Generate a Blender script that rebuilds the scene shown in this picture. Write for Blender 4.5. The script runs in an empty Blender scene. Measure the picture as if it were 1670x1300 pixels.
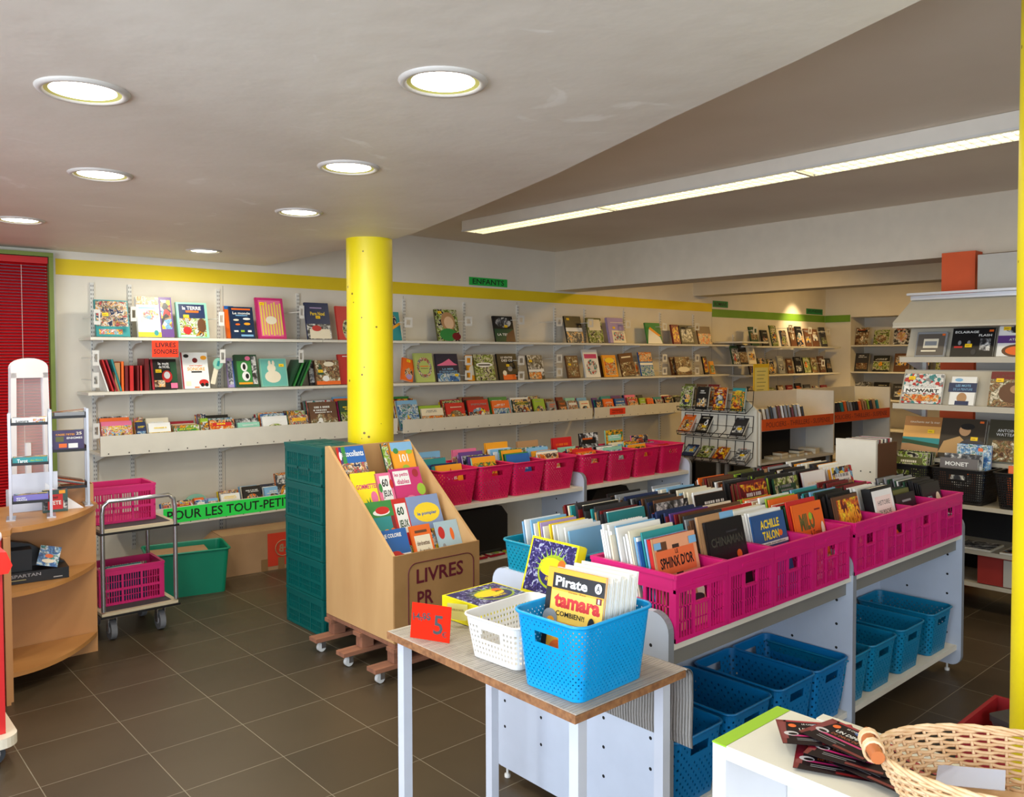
import bpy, math, random
from mathutils import Vector, Matrix
SC = bpy.context.scene
COLL = SC.collection
PI = math.pi
R = math.radians

# ------------------------------------------------------------------ camera
F_PX, YAW, PITCH, ROLL, CY, EYE = 1345.986, 0.7284200, -0.03145, -0.0026875, 622.926, 1.62
_fw = Vector((math.sin(YAW)*math.cos(PITCH), math.cos(YAW)*math.cos(PITCH), math.sin(PITCH)))
_r0 = Vector((math.cos(YAW), -math.sin(YAW), 0)); _u0 = _r0.cross(_fw)
_rt = _r0*math.cos(ROLL) + _u0*math.sin(ROLL); _up = -_r0*math.sin(ROLL) + _u0*math.cos(ROLL)
cam_data = bpy.data.cameras.new('camera')
cam = bpy.data.objects.new('camera', cam_data); COLL.objects.link(cam)
cam_data.sensor_width = 36.0; cam_data.lens = F_PX/1670*36.0
cam_data.shift_y = -(650-CY)/1670; cam_data.clip_start = 0.05
cam.matrix_world = Matrix((( _rt.x, _up.x, -_fw.x, 0), (_rt.y, _up.y, -_fw.y, 0), (_rt.z, _up.z, -_fw.z, EYE), (0, 0, 0, 1)))
SC.camera = cam

# ------------------------------------------------------------------ light
SC.view_settings.view_transform = 'Standard'; SC.view_settings.look = 'None'
SC.view_settings.gamma = 1; SC.view_settings.use_curve_mapping = False
SC.view_settings.exposure = 0.12
w = bpy.data.worlds.new('daylight'); SC.world = w; w.use_nodes = True
w.node_tree.nodes['Background'].inputs[0].default_value = (0.72, 0.84, 1.0, 1)
w.node_tree.nodes['Background'].inputs[1].default_value = 1.1

def area(name, loc, direction, sx, sy, power, col, shape='RECTANGLE', spread=180):
    l = bpy.data.lights.new(name, 'AREA'); l.shape = shape; l.size = sx
    if shape in ('RECTANGLE', 'ELLIPSE'): l.size_y = sy
    l.energy = power; l.color = col; l.spread = R(spread)
    o = bpy.data.objects.new(name, l); COLL.objects.link(o); o.location = loc
    o.rotation_euler = Vector(direction).to_track_quat('-Z', 'Y').to_euler()
    return o
# daylight through the two shop windows behind the camera
area('window_daylight_side', (-2.25, 1.0, 1.45), (1, 0.12, 0.0), 5.0, 2.1, 230, (0.78, 0.88, 1.0))
area('window_daylight_front', (0.2, -2.45, 1.45), (-0.1, 1, 0.0), 3.4, 2.1, 85, (0.84, 0.91, 1.0))
WARM = (1.0, 0.87, 0.66)

# ------------------------------------------------------------------ survey of the room: where a sight line meets a real plane
def _ray(x, y): return _rt*((x-835)/F_PX) - _up*((y-CY)/F_PX) + _fw
def on(x, y, ax, v):
    d = _ray(x, y); c = (0, 0, EYE); return Vector((0, 0, EYE)) + d*((v-c[ax])/d[ax])
def onX(x, y, v): return on(x, y, 0, v)
def onY(x, y, v): return on(x, y, 1, v)
def onZ(x, y, v=0.0): return on(x, y, 2, v)

# ------------------------------------------------------------------ materials
def lin(c):
    o = []
    for v in c:
        v /= 255.0; o.append(v/12.92 if v <= 0.04045 else ((v+0.055)/1.055)**2.4)
    return (*o, 1)
_MC = {}
def mt(col, rough=0.55, metal=0.0, trans=0.0, spec=0.5, key=''):
    k = (tuple(col), rough, metal, trans, key)
    if k in _MC: return _MC[k]
    m = bpy.data.materials.new('paint_%d_%d_%d' % tuple(int(c) for c in col)); m.use_nodes = True
    nt = m.node_tree; b = nt.nodes['Principled BSDF']
    b.inputs['Roughness'].default_value = rough; b.inputs['Metallic'].default_value = metal
    b.inputs['Specular IOR Level'].default_value = spec
    b.inputs['Transmission Weight'].default_value = trans
    # a faint procedural mottling keeps every surface from being one flat value
    n = nt.nodes.new('ShaderNodeTexNoise'); n.inputs['Scale'].default_value = 9.0
    tc = nt.nodes.new('ShaderNodeTexCoord'); nt.links.new(tc.outputs['Object'], n.inputs['Vector'])
    mx = nt.nodes.new('ShaderNodeMix'); mx.data_type = 'RGBA'
    c = lin(col); mx.inputs['A'].default_value = (c[0]*.92, c[1]*.92, c[2]*.92, 1); mx.inputs['B'].default_value = tuple(min(1, v*1.06) for v in c[:3])+(1,)
    nt.links.new(n.outputs['Fac'], mx.inputs['Factor']); nt.links.new(mx.outputs['Result'], b.inputs['Base Color'])
    _MC[k] = m; return m
def emis(name, col, strength):
    m = bpy.data.materials.new(name); m.use_nodes = True; nt = m.node_tree; b = nt.nodes['Principled BSDF']
    b.inputs['Base Color'].default_value = (*col, 1); b.inputs['Emission Color'].default_value = (*col, 1)
    b.inputs['Emission Strength'].default_value = strength; return m
def noisy(name, c1, c2, scale, rough, bump=0.0, detail=4, stretch=(1, 1, 1), bscale=None, metal=0):
    m = bpy.data.materials.new(name); m.use_nodes = True; nt = m.node_tree; b = nt.nodes['Principled BSDF']
    tc = nt.nodes.new('ShaderNodeTexCoord'); mp = nt.nodes.new('ShaderNodeMapping'); mp.inputs['Scale'].default_value = stretch
    nt.links.new(tc.outputs['Object'], mp.inputs['Vector'])
    n = nt.nodes.new('ShaderNodeTexNoise'); n.inputs['Scale'].default_value = scale; n.inputs['Detail'].default_value = detail
    nt.links.new(mp.outputs['Vector'], n.inputs['Vector'])
    r = nt.nodes.new('ShaderNodeValToRGB'); r.color_ramp.elements[0].color = lin(c1); r.color_ramp.elements[1].color = lin(c2)
    r.color_ramp.elements[0].position = .3; r.color_ramp.elements[1].position = .7
    nt.links.new(n.outputs['Fac'], r.inputs['Fac']); nt.links.new(r.outputs['Color'], b.inputs['Base Color'])
    b.inputs['Roughness'].default_value = rough; b.inputs['Metallic'].default_value = metal
    if bump:
        n2 = nt.nodes.new('ShaderNodeTexNoise'); n2.inputs['Scale'].default_value = bscale or scale*4; n2.inputs['Detail'].default_value = 3
        nt.links.new(mp.outputs['Vector'], n2.inputs['Vector'])
        bp = nt.nodes.new('ShaderNodeBump'); bp.inputs['Strength'].default_value = bump; bp.inputs['Distance'].default_value = .01
        nt.links.new(n2.outputs['Fac'], bp.inputs['Height']); nt.links.new(bp.outputs['Normal'], b.inputs['Normal'])
    return m
def illus(name, cols, scale, seed, kind='noise', rough=.35):
    """printed illustration: blotches of the given inks"""
    m = bpy.data.materials.new(name); m.use_nodes = True; nt = m.node_tree; b = nt.nodes['Principled BSDF']
    tc = nt.nodes.new('ShaderNodeTexCoord'); oi = nt.nodes.new('ShaderNodeObjectInfo')
    ad = nt.nodes.new('ShaderNodeVectorMath'); ad.operation = 'ADD'
    cb = nt.nodes.new('ShaderNodeCombineXYZ'); mu = nt.nodes.new('ShaderNodeMath'); mu.operation = 'MULTIPLY'; mu.inputs[1].default_value = 40
    nt.links.new(oi.outputs['Random'], mu.inputs[0]); nt.links.new(mu.outputs[0], cb.inputs[1]); cb.inputs[0].default_value = seed*3.7
    nt.links.new(tc.outputs['Object'], ad.inputs[0]); nt.links.new(cb.outputs[0], ad.inputs[1])
    if kind == 'noise':
        n = nt.nodes.new('ShaderNodeTexNoise'); n.inputs['Scale'].default_value = scale; n.inputs['Detail'].default_value = 5; n.inputs['Distortion'].default_value = 1.2
        out = n.outputs['Fac']
    else:
        n = nt.nodes.new('ShaderNodeTexVoronoi'); n.inputs['Scale'].default_value = scale
        sp = nt.nodes.new('ShaderNodeSeparateColor'); nt.links.new(n.outputs['Color'], sp.inputs[0]); out = sp.outputs[0]
    nt.links.new(ad.outputs[0], n.inputs['Vector'])
    r = nt.nodes.new('ShaderNodeValToRGB'); r.color_ramp.interpolation = 'LINEAR' if kind == 'noise' else 'CONSTANT'
    k = len(cols)
    while len(r.color_ramp.elements) < k: r.color_ramp.elements.new(.5)
    for i, c in enumerate(cols):
        r.color_ramp.elements[i].position = (0 if i == 0 else (.34+.34*i/k if kind == 'noise' else i/k)); r.color_ramp.elements[i].color = lin(c)
    nt.links.new(out, r.inputs['Fac'])
    # fine printed detail over the blotches
    n2 = nt.nodes.new('ShaderNodeTexNoise'); n2.inputs['Scale'].default_value = scale*5; n2.inputs['Detail'].default_value = 2; nt.links.new(ad.outputs[0], n2.inputs['Vector'])
    r2 = nt.nodes.new('ShaderNodeValToRGB'); r2.color_ramp.elements[0].position = .36; r2.color_ramp.elements[0].color = (.25, .22, .2, 1); r2.color_ramp.elements[1].position = .6; nt.links.new(n2.outputs['Fac'], r2.inputs['Fac'])
    mx = nt.nodes.new('ShaderNodeMix'); mx.data_type = 'RGBA'; mx.blend_type = 'MULTIPLY'; mx.inputs['Factor'].default_value = .75
    nt.links.new(r.outputs['Color'], mx.inputs['A']); nt.links.new(r2.outputs['Color'], mx.inputs['B']); nt.links.new(mx.outputs['Result'], b.inputs['Base Color'])
    b.inputs['Roughness'].default_value = rough; return m

K = dict(red=(196, 34, 34), crimson=(160, 22, 44), dark_red=(112, 18, 24), orange=(232, 104, 28), amber=(236, 158, 32), yellow=(244, 210, 40), cream=(232, 222, 196),
         white=(232, 232, 228), grey=(140, 142, 145), dark_grey=(48, 47, 50), black=(15, 14, 16), brown=(96, 60, 36), tan=(176, 134, 92), pink=(226, 110, 148),
         magenta=(196, 40, 110), purple=(96, 60, 128), lilac=(170, 150, 196), navy=(28, 44, 84), blue=(34, 96, 168), light_blue=(124, 176, 214), teal=(38, 138, 140),
         mint=(140, 200, 176), green=(52, 132, 62), dark_green=(26, 70, 44), lime=(150, 186, 52), olive=(92, 92, 42))
def km(n, rough=.4): return mt(K[n], rough)
ILL = dict(
    party=illus('print_party', [K['white'], K['red'], K['teal'], K['amber'], K['white'], K['navy']], 26, 1),
    night=illus('print_night', [K['black'], K['navy'], K['dark_grey'], K['cream'], K['amber']], 22, 2),
    farm=illus('print_farm', [K['green'], K['lime'], K['white'], K['black'], K['amber']], 24, 3),
    warm=illus('print_warm', [K['dark_red'], K['orange'], K['amber'], K['cream'], K['brown']], 24, 4),
    sea=illus('print_sea', [K['navy'], K['blue'], K['light_blue'], K['white'], K['teal']], 22, 5),
    candy=illus('print_candy', [K['pink'], K['white'], K['magenta'], K['yellow'], K['light_blue']], 26, 6),
    wood=illus('print_wood', [K['black'], K['brown'], K['tan'], K['olive'], K['cream']], 22, 7),
    moss=illus('print_moss', [K['dark_green'], K['olive'], K['lime'], K['cream'], K['black']], 24, 8),
    mono=illus('print_mono', [K['black'], K['dark_grey'], K['grey'], K['white']], 20, 9),
    town=illus('print_town', [K['tan'], K['light_blue'], K['red'], K['white'], K['dark_grey'], K['yellow']], 30, 10, 'voronoi'),
    jungle=illus('print_jungle', [K['teal'], K['green'], K['orange'], K['yellow'], K['dark_green']], 28, 11),
    fire=illus('print_fire', [K['black'], K['dark_red'], K['orange'], K['yellow']], 22, 12),
    dots=illus('print_dots', [K['white'], K['white'], K['red'], K['white'], K['teal'], K['grey']], 55, 13, 'voronoi'),
    indigo=illus('print_indigo', [(34, 34, 84), (40, 38, 96), (44, 40, 100), (60, 48, 116), (90, 80, 150), (190, 200, 225)], 60, 14),
)
PAPER = noisy('paper_edges', (222, 216, 200), (240, 236, 224), 60, .8, stretch=(1, 12, 1))
PAPER2 = noisy('aged_paper_edges', (196, 180, 148), (222, 208, 180), 60, .8, stretch=(1, 12, 1))
WALLW = noisy('painted_wall', (214, 206, 190), (224, 217, 202), 2.2, .75, .05)
CEILL = noisy('painted_low_ceiling', (212, 203, 190), (228, 221, 209), 1.3, .55, .25, 6, (1, 1, 1), 9)
CEILH = noisy('painted_high_ceiling', (216, 202, 182), (226, 213, 194), 1.2, .75, .1)
BOARD = mt((222, 217, 203), .45); BOARDG = mt((194, 202, 216), .4); EDGEG = mt((128, 132, 138), .5)
METALW = mt((214, 212, 206), .35)
STEEL = mt((190, 192, 196), .25, .9); ALU = mt((186, 188, 194), .35, .7); BLACKM = mt((16, 16, 18), .4); RUBBER = mt((116, 118, 122), .7)
DARK = mt((12, 12, 14), .8)
def add_scuffs(m):
    nt = m.node_tree; b = nt.nodes['Principled BSDF']; tc = nt.nodes.new('ShaderNodeTexCoord')
    n = nt.nodes.new('ShaderNodeTexNoise'); n.inputs['Scale'].default_value = 2.6; n.inputs['Detail'].default_value = 9; n.inputs['Distortion'].default_value = 1.6
    nt.links.new(tc.outputs['Object'], n.inputs['Vector'])
    r = nt.nodes.new('ShaderNodeValToRGB'); r.color_ramp.elements[0].position = .64; r.color_ramp.elements[0].color = (0, 0, 0, 1); r.color_ramp.elements[1].position = .70; r.color_ramp.elements[1].color = (.6, .6, .6, 1)
    nt.links.new(n.outputs['Fac'], r.inputs['Fac'])
    mx = nt.nodes.new('ShaderNodeMix'); mx.data_type = 'RGBA'; src = b.inputs['Base Color'].links[0].from_socket
    nt.links.new(r.outputs['Color'], mx.inputs['Factor']); nt.links.new(src, mx.inputs['A']); mx.inputs['B'].default_value = lin((240, 236, 228)); nt.links.new(mx.outputs['Result'], b.inputs['Base Color'])
add_scuffs(CEILL)
YEL = None
def yellow_paint():
    m = noisy('yellow_column_paint', (232, 210, 8), (242, 222, 18), 3, .42, .04)
    nt = m.node_tree; b = nt.nodes['Principled BSDF']; tc = nt.nodes.new('ShaderNodeTexCoord')
    v = nt.nodes.new('ShaderNodeTexVoronoi'); v.inputs['Scale'].default_value = 11; nt.links.new(tc.outputs['Object'], v.inputs['Vector'])
    n = nt.nodes.new('ShaderNodeTexNoise'); n.inputs['Scale'].default_value = 5; nt.links.new(tc.outputs['Object'], n.inputs['Vector'])
    ms = nt.nodes.new('ShaderNodeMath'); ms.operation = 'MULTIPLY'; ms.inputs[1].default_value = .14; nt.links.new(n.outputs['Fac'], ms.inputs[0])
    lt = nt.nodes.new('ShaderNodeMath'); lt.operation = 'LESS_THAN'; nt.links.new(v.outputs['Distance'], lt.inputs[0]); nt.links.new(ms.outputs[0], lt.inputs[1])
    mx = nt.nodes.new('ShaderNodeMix'); mx.data_type = 'RGBA'; src = b.inputs['Base Color'].links[0].from_socket
    nt.links.new(lt.outputs[0], mx.inputs['Factor']); nt.links.new(src, mx.inputs['A']); mx.inputs['B'].default_value = lin((120, 96, 20)); nt.links.new(mx.outputs['Result'], b.inputs['Base Color'])
    return m
YEL = yellow_paint()

# ------------------------------------------------------------------ mesh helper
class MB:
    def __init__(s): s.v = []; s.f = []; s.m = []; s.s = []; s.mats = []
    def mi(s, m):
        if m not in s.mats: s.mats.append(m)
        return s.mats.index(m)
    def add(s, vs, fs, m, M=None, smooth=False):
        b = len(s.v); s.v += [tuple(M @ Vector(p)) if M is not None else tuple(p) for p in vs]
        k = s.mi(m)
        for f in fs: s.f.append(tuple(b+i for i in f)); s.m.append(k); s.s.append(smooth)
        return s
    def box(s, x0, y0, z0, x1, y1, z1, m, M=None):
        if x0 > x1: x0, x1 = x1, x0
        if y0 > y1: y0, y1 = y1, y0
        if z0 > z1: z0, z1 = z1, z0
        v = [(x0, y0, z0), (x1, y0, z0), (x1, y1, z0), (x0, y1, z0), (x0, y0, z1), (x1, y0, z1), (x1, y1, z1), (x0, y1, z1)]
        return s.add(v, [(0, 3, 2, 1), (4, 5, 6, 7), (0, 1, 5, 4), (1, 2, 6, 5), (2, 3, 7, 6), (3, 0, 4, 7)], m, M)
    def hexa(s, v, m): return s.add(v, [(0, 3, 2, 1), (4, 5, 6, 7), (0, 1, 5, 4), (1, 2, 6, 5), (2, 3, 7, 6), (3, 0, 4, 7)], m)
    def prism(s, poly, a0, a1, m, ax='z', M=None, smooth=False):
        n = len(poly)
        def P(p, a): return {'z': (p[0], p[1], a), 'y': (p[0], a, p[1]), 'x': (a, p[0], p[1])}[ax]
        v = [P(p, a0) for p in poly]+[P(p, a1) for p in poly]
        s.add(v, [tuple(range(n-1, -1, -1)), tuple(range(n, 2*n))], m, M)
        return s.add(v, [(i, (i+1) % n, n+(i+1) % n, n+i) for i in range(n)], m, M, smooth)
    def tube(s, pts, r, m, seg=8, closed=False, M=None):
        pts = [Vector(p) for p in pts]; n = len(pts); vs = []; fs = []
        up = None
        for i, p in enumerate(pts):
            if closed: t = (pts[(i+1) % n]-pts[i-1]).normalized()
            else: t = (pts[min(i+1, n-1)]-pts[max(i-1, 0)]).normalized()
            if up is None: up = t.orthogonal().normalized()
            up = (up-t*up.dot(t)); up = up.normalized() if up.length > 1e-6 else t.orthogonal().normalized()
            b = t.cross(up); rr = r[i] if isinstance(r, (list, tuple)) else r
            for k in range(seg): a = 2*PI*k/seg; vs.append(p+(up*math.cos(a)+b*math.sin(a))*rr)
        for i in range(n if closed else n-1):
            j = (i+1) % n
            for k in range(seg): k2 = (k+1) % seg; fs.append((i*seg+k, i*seg+k2, j*seg+k2, j*seg+k))
        s.add(vs, fs, m, M, True)
        if not closed: s.add(vs[:seg], [tuple(range(seg-1, -1, -1))], m, M); s.add(vs[-seg:], [tuple(range(seg))], m, M)
        return s
    def lathe(s, prof, m, seg=24, c=(0, 0), M=None):
        n = len(prof); vs = []
        for k in range(seg):
            a = 2*PI*k/seg
            for (r, z) in prof: vs.append((c[0]+r*math.cos(a), c[1]+r*math.sin(a), z))
        fs = [(k*n+i, ((k+1) % seg)*n+i, ((k+1) % seg)*n+i+1, k*n+i+1) for k in range(seg) for i in range(n-1)]
        return s.add(vs, fs, m, M, True)
    def disc(s, c, r, m, seg=20, ax='z', M=None, ry=None):
        ry = ry or r
        pts = []
        for k in range(seg):
            a = 2*PI*k/seg; u, v = r*math.cos(a), ry*math.sin(a)
            pts.append({'z': (c[0]+u, c[1]+v, c[2]), 'y': (c[0]+u, c[1], c[2]+v), 'x': (c[0], c[1]-u, c[2]+v)}[ax])
        return s.add(pts, [tuple(range(seg))], m, M)
    def text(s, body, o, u, v, W, H, m, lift=None, bold=0.0, shear=0.0):
        """letters of total width W, height H; o = centre; u, v = unit vectors along and up"""
        vs, fs = text_geo(body, bold, shear); o, u, v = Vector(o), Vector(u), Vector(v)
        return s.add([o+u*(p[0]*W)+v*(p[1]*H) for p in vs], fs, m)
    def build(s, name, parent=None, loc=None, rot=None, solid=0, bevel=0):
        me = bpy.data.meshes.new(name); me.from_pydata(s.v, [], s.f)
        for m in s.mats: me.materials.append(m)
        me.polygons.foreach_set('material_index', s.m); me.polygons.foreach_set('use_smooth', s.s); me.update()
        return link(name, me, parent, loc, rot, solid, bevel)
def link(name, me, parent=None, loc=None, rot=None, solid=0, bevel=0):
    o = bpy.data.objects.new(name, me); COLL.objects.link(o)
    if parent: o.parent = parent
    if loc is not None: o.location = loc
    if rot is not None: o.rotation_euler = rot
    if solid: md = o.modifiers.new('thickness', 'SOLIDIFY'); md.thickness = solid; md.offset = 0
    if bevel: md = o.modifiers.new('edge', 'BEVEL'); md.width = bevel; md.segments = 2; md.limit_method = 'ANGLE'
    return o
_TG = {}
def text_geo(body, bold=0.0, shear=0.0):
    k = (body, bold, shear)
    if k in _TG: return _TG[k]
    cu = bpy.data.curves.new('lettering', 'FONT'); cu.body = body; cu.resolution_u = 2; cu.offset = bold; cu.shear = shear; cu.fill_mode = 'FRONT'
    o = bpy.data.objects.new('lettering', cu); COLL.objects.link(o)
    dg = bpy.context.evaluated_depsgraph_get(); ev = o.evaluated_get(dg); me = ev.to_mesh()
    vs = [(v.co.x, v.co.y) for v in me.vertices]; fs = [tuple(p.vertices) for p in me.polygons]
    ev.to_mesh_clear(); bpy.data.objects.remove(o); bpy.data.curves.remove(cu)
    x0 = min(p[0] for p in vs); x1 = max(p[0] for p in vs); y0 = min(p[1] for p in vs); y1 = max(p[1] for p in vs)
    cx, cy, sx, sy = (x0+x1)/2, (y0+y1)/2, max(x1-x0, 1e-6), max(y1-y0, 1e-6)
    _TG[k] = ([((p[0]-cx)/sx, (p[1]-cy)/sy) for p in vs], fs); return _TG[k]

LABELS = {}
def tag(o, label, cat, group=None):
    n = len(label.split())
    if n > 16 or n < 4: print('LABEL LENGTH', n, label)
    if label in LABELS and (group is None or LABELS[label] != group): print('LABEL TWICE', label)
    LABELS[label] = group
    o['label'] = label; o['category'] = cat
    if group: o['group'] = group
    return o
def thing(name, label, cat, loc=(0, 0, 0), rz=0.0, group=None):
    o = bpy.data.objects.new(name, None); COLL.objects.link(o); o.empty_display_size = .05
    o.location = loc; o.rotation_euler = (0, 0, rz); return tag(o, label, cat, group)
def struct(o): o['kind'] = 'structure'; return o
def copy_tree(o, parent=None):
    c = o.copy(); COLL.objects.link(c); c.parent = parent
    for ch in o.children: copy_tree(ch, c)
    return c
def rrect(w, d, r, n=4):
    p = []
    for cx, cy, a0 in ((w/2-r, d/2-r, 0), (-w/2+r, d/2-r, 90), (-w/2+r, -d/2+r, 180), (w/2-r, -d/2+r, 270)):
        for i in range(n+1): a = R(a0+90*i/n); p.append((cx+r*math.cos(a), cy+r*math.sin(a)))
    return p
ORD = ['first', 'second', 'third', 'fourth', 'fifth', 'sixth', 'seventh', 'eighth', 'ninth', 'tenth', 'eleventh', 'twelfth', 'thirteenth', 'fourteenth', 'fifteenth', 'sixteenth',
       'seventeenth', 'eighteenth', 'nineteenth', 'twentieth', 'twenty-first', 'twenty-second', 'twenty-third', 'twenty-fourth', 'twenty-fifth', 'twenty-sixth', 'twenty-seventh', 'twenty-eighth', 'twenty-ninth', 'thirtieth', 'thirty-first', 'thirty-second', 'thirty-third', 'thirty-fourth', 'thirty-fifth', 'thirty-sixth', 'thirty-seventh', 'thirty-eighth', 'thirty-ninth', 'fortieth']
rnd = random.Random(11)

# ================================================================== THE SHELL
WY = 6.4; ZL = 2.36; ZH = 2.745; BX = 6.34
def tile_mat():
    m = bpy.data.materials.new('floor_tiles'); m.use_nodes = True; nt = m.node_tree; b = nt.nodes['Principled BSDF']
    tc = nt.nodes.new('ShaderNodeTexCoord'); mp = nt.nodes.new('ShaderNodeMapping'); mp.inputs['Location'].default_value = (-1.103+.396*10, -3.47+.392*20, 0)
    nt.links.new(tc.outputs['Object'], mp.inputs['Vector'])
    br = nt.nodes.new('ShaderNodeTexBrick'); br.offset = 0; br.squash = 1
    br.inputs['Scale'].default_value = 1; br.inputs['Brick Width'].default_value = .396; br.inputs['Row Height'].default_value = .392; br.inputs['Mortar Size'].default_value = .0018
    br.inputs['Mortar Smooth'].default_value = .1; br.inputs['Bias'].default_value = 0
    br.inputs['Color1'].default_value = lin((70, 58, 42)); br.inputs['Color2'].default_value = lin((79, 66, 48)); br.inputs['Mortar'].default_value = lin((132, 122, 103))
    nt.links.new(mp.outputs['Vector'], br.inputs['Vector'])
    n = nt.nodes.new('ShaderNodeTexNoise'); n.inputs['Scale'].default_value = 1.4; n.inputs['Detail'].default_value = 6; nt.links.new(tc.outputs['Object'], n.inputs['Vector'])
    mx = nt.nodes.new('ShaderNodeMix'); mx.data_type = 'RGBA'; mx.blend_type = 'MULTIPLY'; mx.inputs['Factor'].default_value = .55
    r = nt.nodes.new('ShaderNodeValToRGB'); r.color_ramp.elements[0].position = .3; r.color_ramp.elements[0].color = (.6, .6, .6, 1); r.color_ramp.elements[1].position = .7
    nt.links.new(n.outputs['Fac'], r.inputs['Fac']); nt.links.new(br.outputs['Color'], mx.inputs['A']); nt.links.new(r.outputs['Color'], mx.inputs['B'])
    nt.links.new(mx.outputs['Result'], b.inputs['Base Color'])
    b.inputs['Roughness'].default_value = .42; b.inputs['Specular IOR Level'].default_value = .4
    bp = nt.nodes.new('ShaderNodeBump'); bp.inputs['Strength'].default_value = .3; bp.inputs['Distance'].default_value = .002; bp.invert = True
    nt.links.new(br.outputs['Fac'], bp.inputs['Height']); nt.links.new(bp.outputs['Normal'], b.inputs['Normal'])
    return m
X0, X1, YB = -2.6, 13.4, -2.8
struct(MB().box(X0, YB, -.1, X1, WY+.3, 0, tile_mat()).build('floor'))
YSTR = noisy('yellow_stripe_paint', (222, 192, 12), (230, 202, 22), 3, .6)
GSTR = noisy('green_stripe_paint', (104, 148, 36), (114, 158, 44), 3, .6)
wb_ = MB()
wb_.box(1.43, WY, 0, X1, WY+.15, ZH+.1, WALLW); wb_.box(X0, WY, 2.33, 1.43, WY+.15, ZH+.1, WALLW); wb_.box(X0, WY, 0, 1.43, WY+.15, .3, WALLW); wb_.box(X0, WY, 0, -.9, WY+.15, ZH, WALLW)
for xj in (2.65, 4.36, 5.78, 7.475, 9.254, 10.9): wb_.box(xj-.002, WY-.0006, .0, xj+.002, WY, 2.18, mt((150, 146, 138), .8))
struct(wb_.build('wall_back'))
s_ = MB().box(1.465, WY-.002, 2.195, 9.254, WY, 2.305, YSTR).build('trim_1'); struct(s_); s_['label'] = 'yellow stripe painted along the back wall'
s_ = MB().box(9.256, WY-.002, 2.13, 12.27, WY, 2.235, GSTR).box(12.28, 6.0, 2.13, 12.3, 6.4, 2.235, GSTR).build('trim_2'); struct(s_)
# far end wall with its alcove of shelves
e_ = MB(); e_.box(12.3, 5.99, 0, 12.9, WY, ZH, WALLW); e_.box(12.75, 2.6, 0, 12.9, 5.99, ZH, WALLW); e_.box(12.3, 2.6, 2.2, 12.75, 5.99, ZH, WALLW); e_.box(12.3, YB, 0, 12.45, 2.6, ZH, WALLW)
struct(e_.build('wall_right'))
# the low slab with its bent edge
edge = [(3.0, WY), (2.97, 5.6), (2.93, 4.36), (2.88, 4.1), (2.66, 3.3), (2.40, 2.43), (2.1, 1.6), (1.93, 1.08), (1.8, .73), (1.6, .1), (1.42, -.6), (1.3, -1.4), (1.28, YB)]
sl = MB(); sl.prism([(X0, YB), (X0, WY)]+edge, ZL, ZH+.02, CEILL)
struct(sl.build('ceiling'))
struct(MB().box(X0, YB, ZH, X1, WY+.2, ZH+.12, CEILH).build('ceiling_high'))
struct(MB().box(BX, YB, 2.327, BX+.35, WY, ZH, mt((214, 203, 184), .75)).build('trim_beam'))
struct(MB().box(8.84, YB, 2.385, 9.15, WY, ZH, mt((206, 198, 180), .75)).build('trim_beam_far'))
# street side walls with shop windows (behind the camera)
lw = MB()
for y0, y1 in ((YB, -1.9), (3.6, WY)): lw.box(X0, y0, 0, X0+.15, y1, ZH, WALLW)
lw.box(X0, -1.9, 0, X0+.15, 3.6, .35, WALLW); lw.box(X0, -1.9, 2.55, X0+.15, 3.6, ZH, WALLW)
for yy in (-.1, 1.75): lw.box(X0, yy-.04, .35, X0+.12, yy+.04, 2.55, METALW)
struct(lw.build('wall_left'))
fw_ = MB()
for a, b_ in ((X0, -1.3), (4.5, X1)): fw_.box(a, YB, 0, b_, YB+.15, ZH, WALLW)
fw_.box(-1.3, YB, 0, 4.5, YB+.15, .35, WALLW); fw_.box(-1.3, YB, 2.55, 4.5, YB+.15, ZH, WALLW)
for xx in (.6, 2.6): fw_.box(xx-.04, YB, .35, xx+.04, YB+.12, 2.55, METALW)
struct(fw_.build('wall_front'))

# columns
def column(name, x, y, r, z1):
    m = MB(); m.lathe([(r, 0), (r, z1)], YEL, 40, (0, 0)); m.disc((0, 0, z1), r, YEL, 40)
    return struct(m.build(name, loc=(x, y, 0)))
column('column', 2.83, 4.53, .145, ZL)
_d = _ray(1656, 578); _a = math.atan2(_d.y, _d.x)-math.asin(.145/2.3); column('column', 2.3*math.cos(_a), 2.3*math.sin(_a), .145, ZH)

# window with red slatted blind, olive frame
OLV = mt((112, 128, 52), .5)
wf = MB(); wf.box(1.403, 6.3, .3, 1.43, 6.4, 2.302, OLV); wf.box(-.9, 6.3, 2.303, 1.43, 6.4, 2.33, OLV); wf.box(-.9, 6.3, .25, 1.43, 6.4, .3, OLV)
wo = struct(wf.build('window_1'))
MB().box(-.9, 6.39, .3, 1.4, 6.396, 2.3, mt((120, 150, 170), .1)).build('pane', wo)
bl = thing('slatted_blind', 'red horizontal slatted blind drawn down over the olive framed window', 'blind', (0, 6.33, 0))
m = MB(); REDB = mt((186, 4, 14), .5)
for i in range(93):
    z = .36+i*.0205; m.hexa([(-.85, -.011, z-.008), (1.398, -.011, z-.008), (1.398, .011, z+.008), (-.85, .011, z+.008), (-.85, -.011, z-.0065), (1.398, -.011, z-.0065), (1.398, .011, z+.0095), (-.85, .011, z+.0095)], REDB)
m.build('slats', bl)
MB().box(-.85, -.02, 2.255, 1.398, .02, 2.298, REDB).build('head_rail', bl)
for x in (-.5, .45, 1.24): MB().tube([(x, -.014, .36), (x, -.014, 2.24)], .0018, mt((225, 190, 180), .6), 5).build('ladder_cord', bl)
MB().box(-.85, -.013, .335, 1.398, .013, .352, REDB).build('bottom_rail', bl)
struct(MB().box(1.43, 6.37, 0, 1.458, WY, 2.34, METALW).build('trim_3'))

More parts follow.
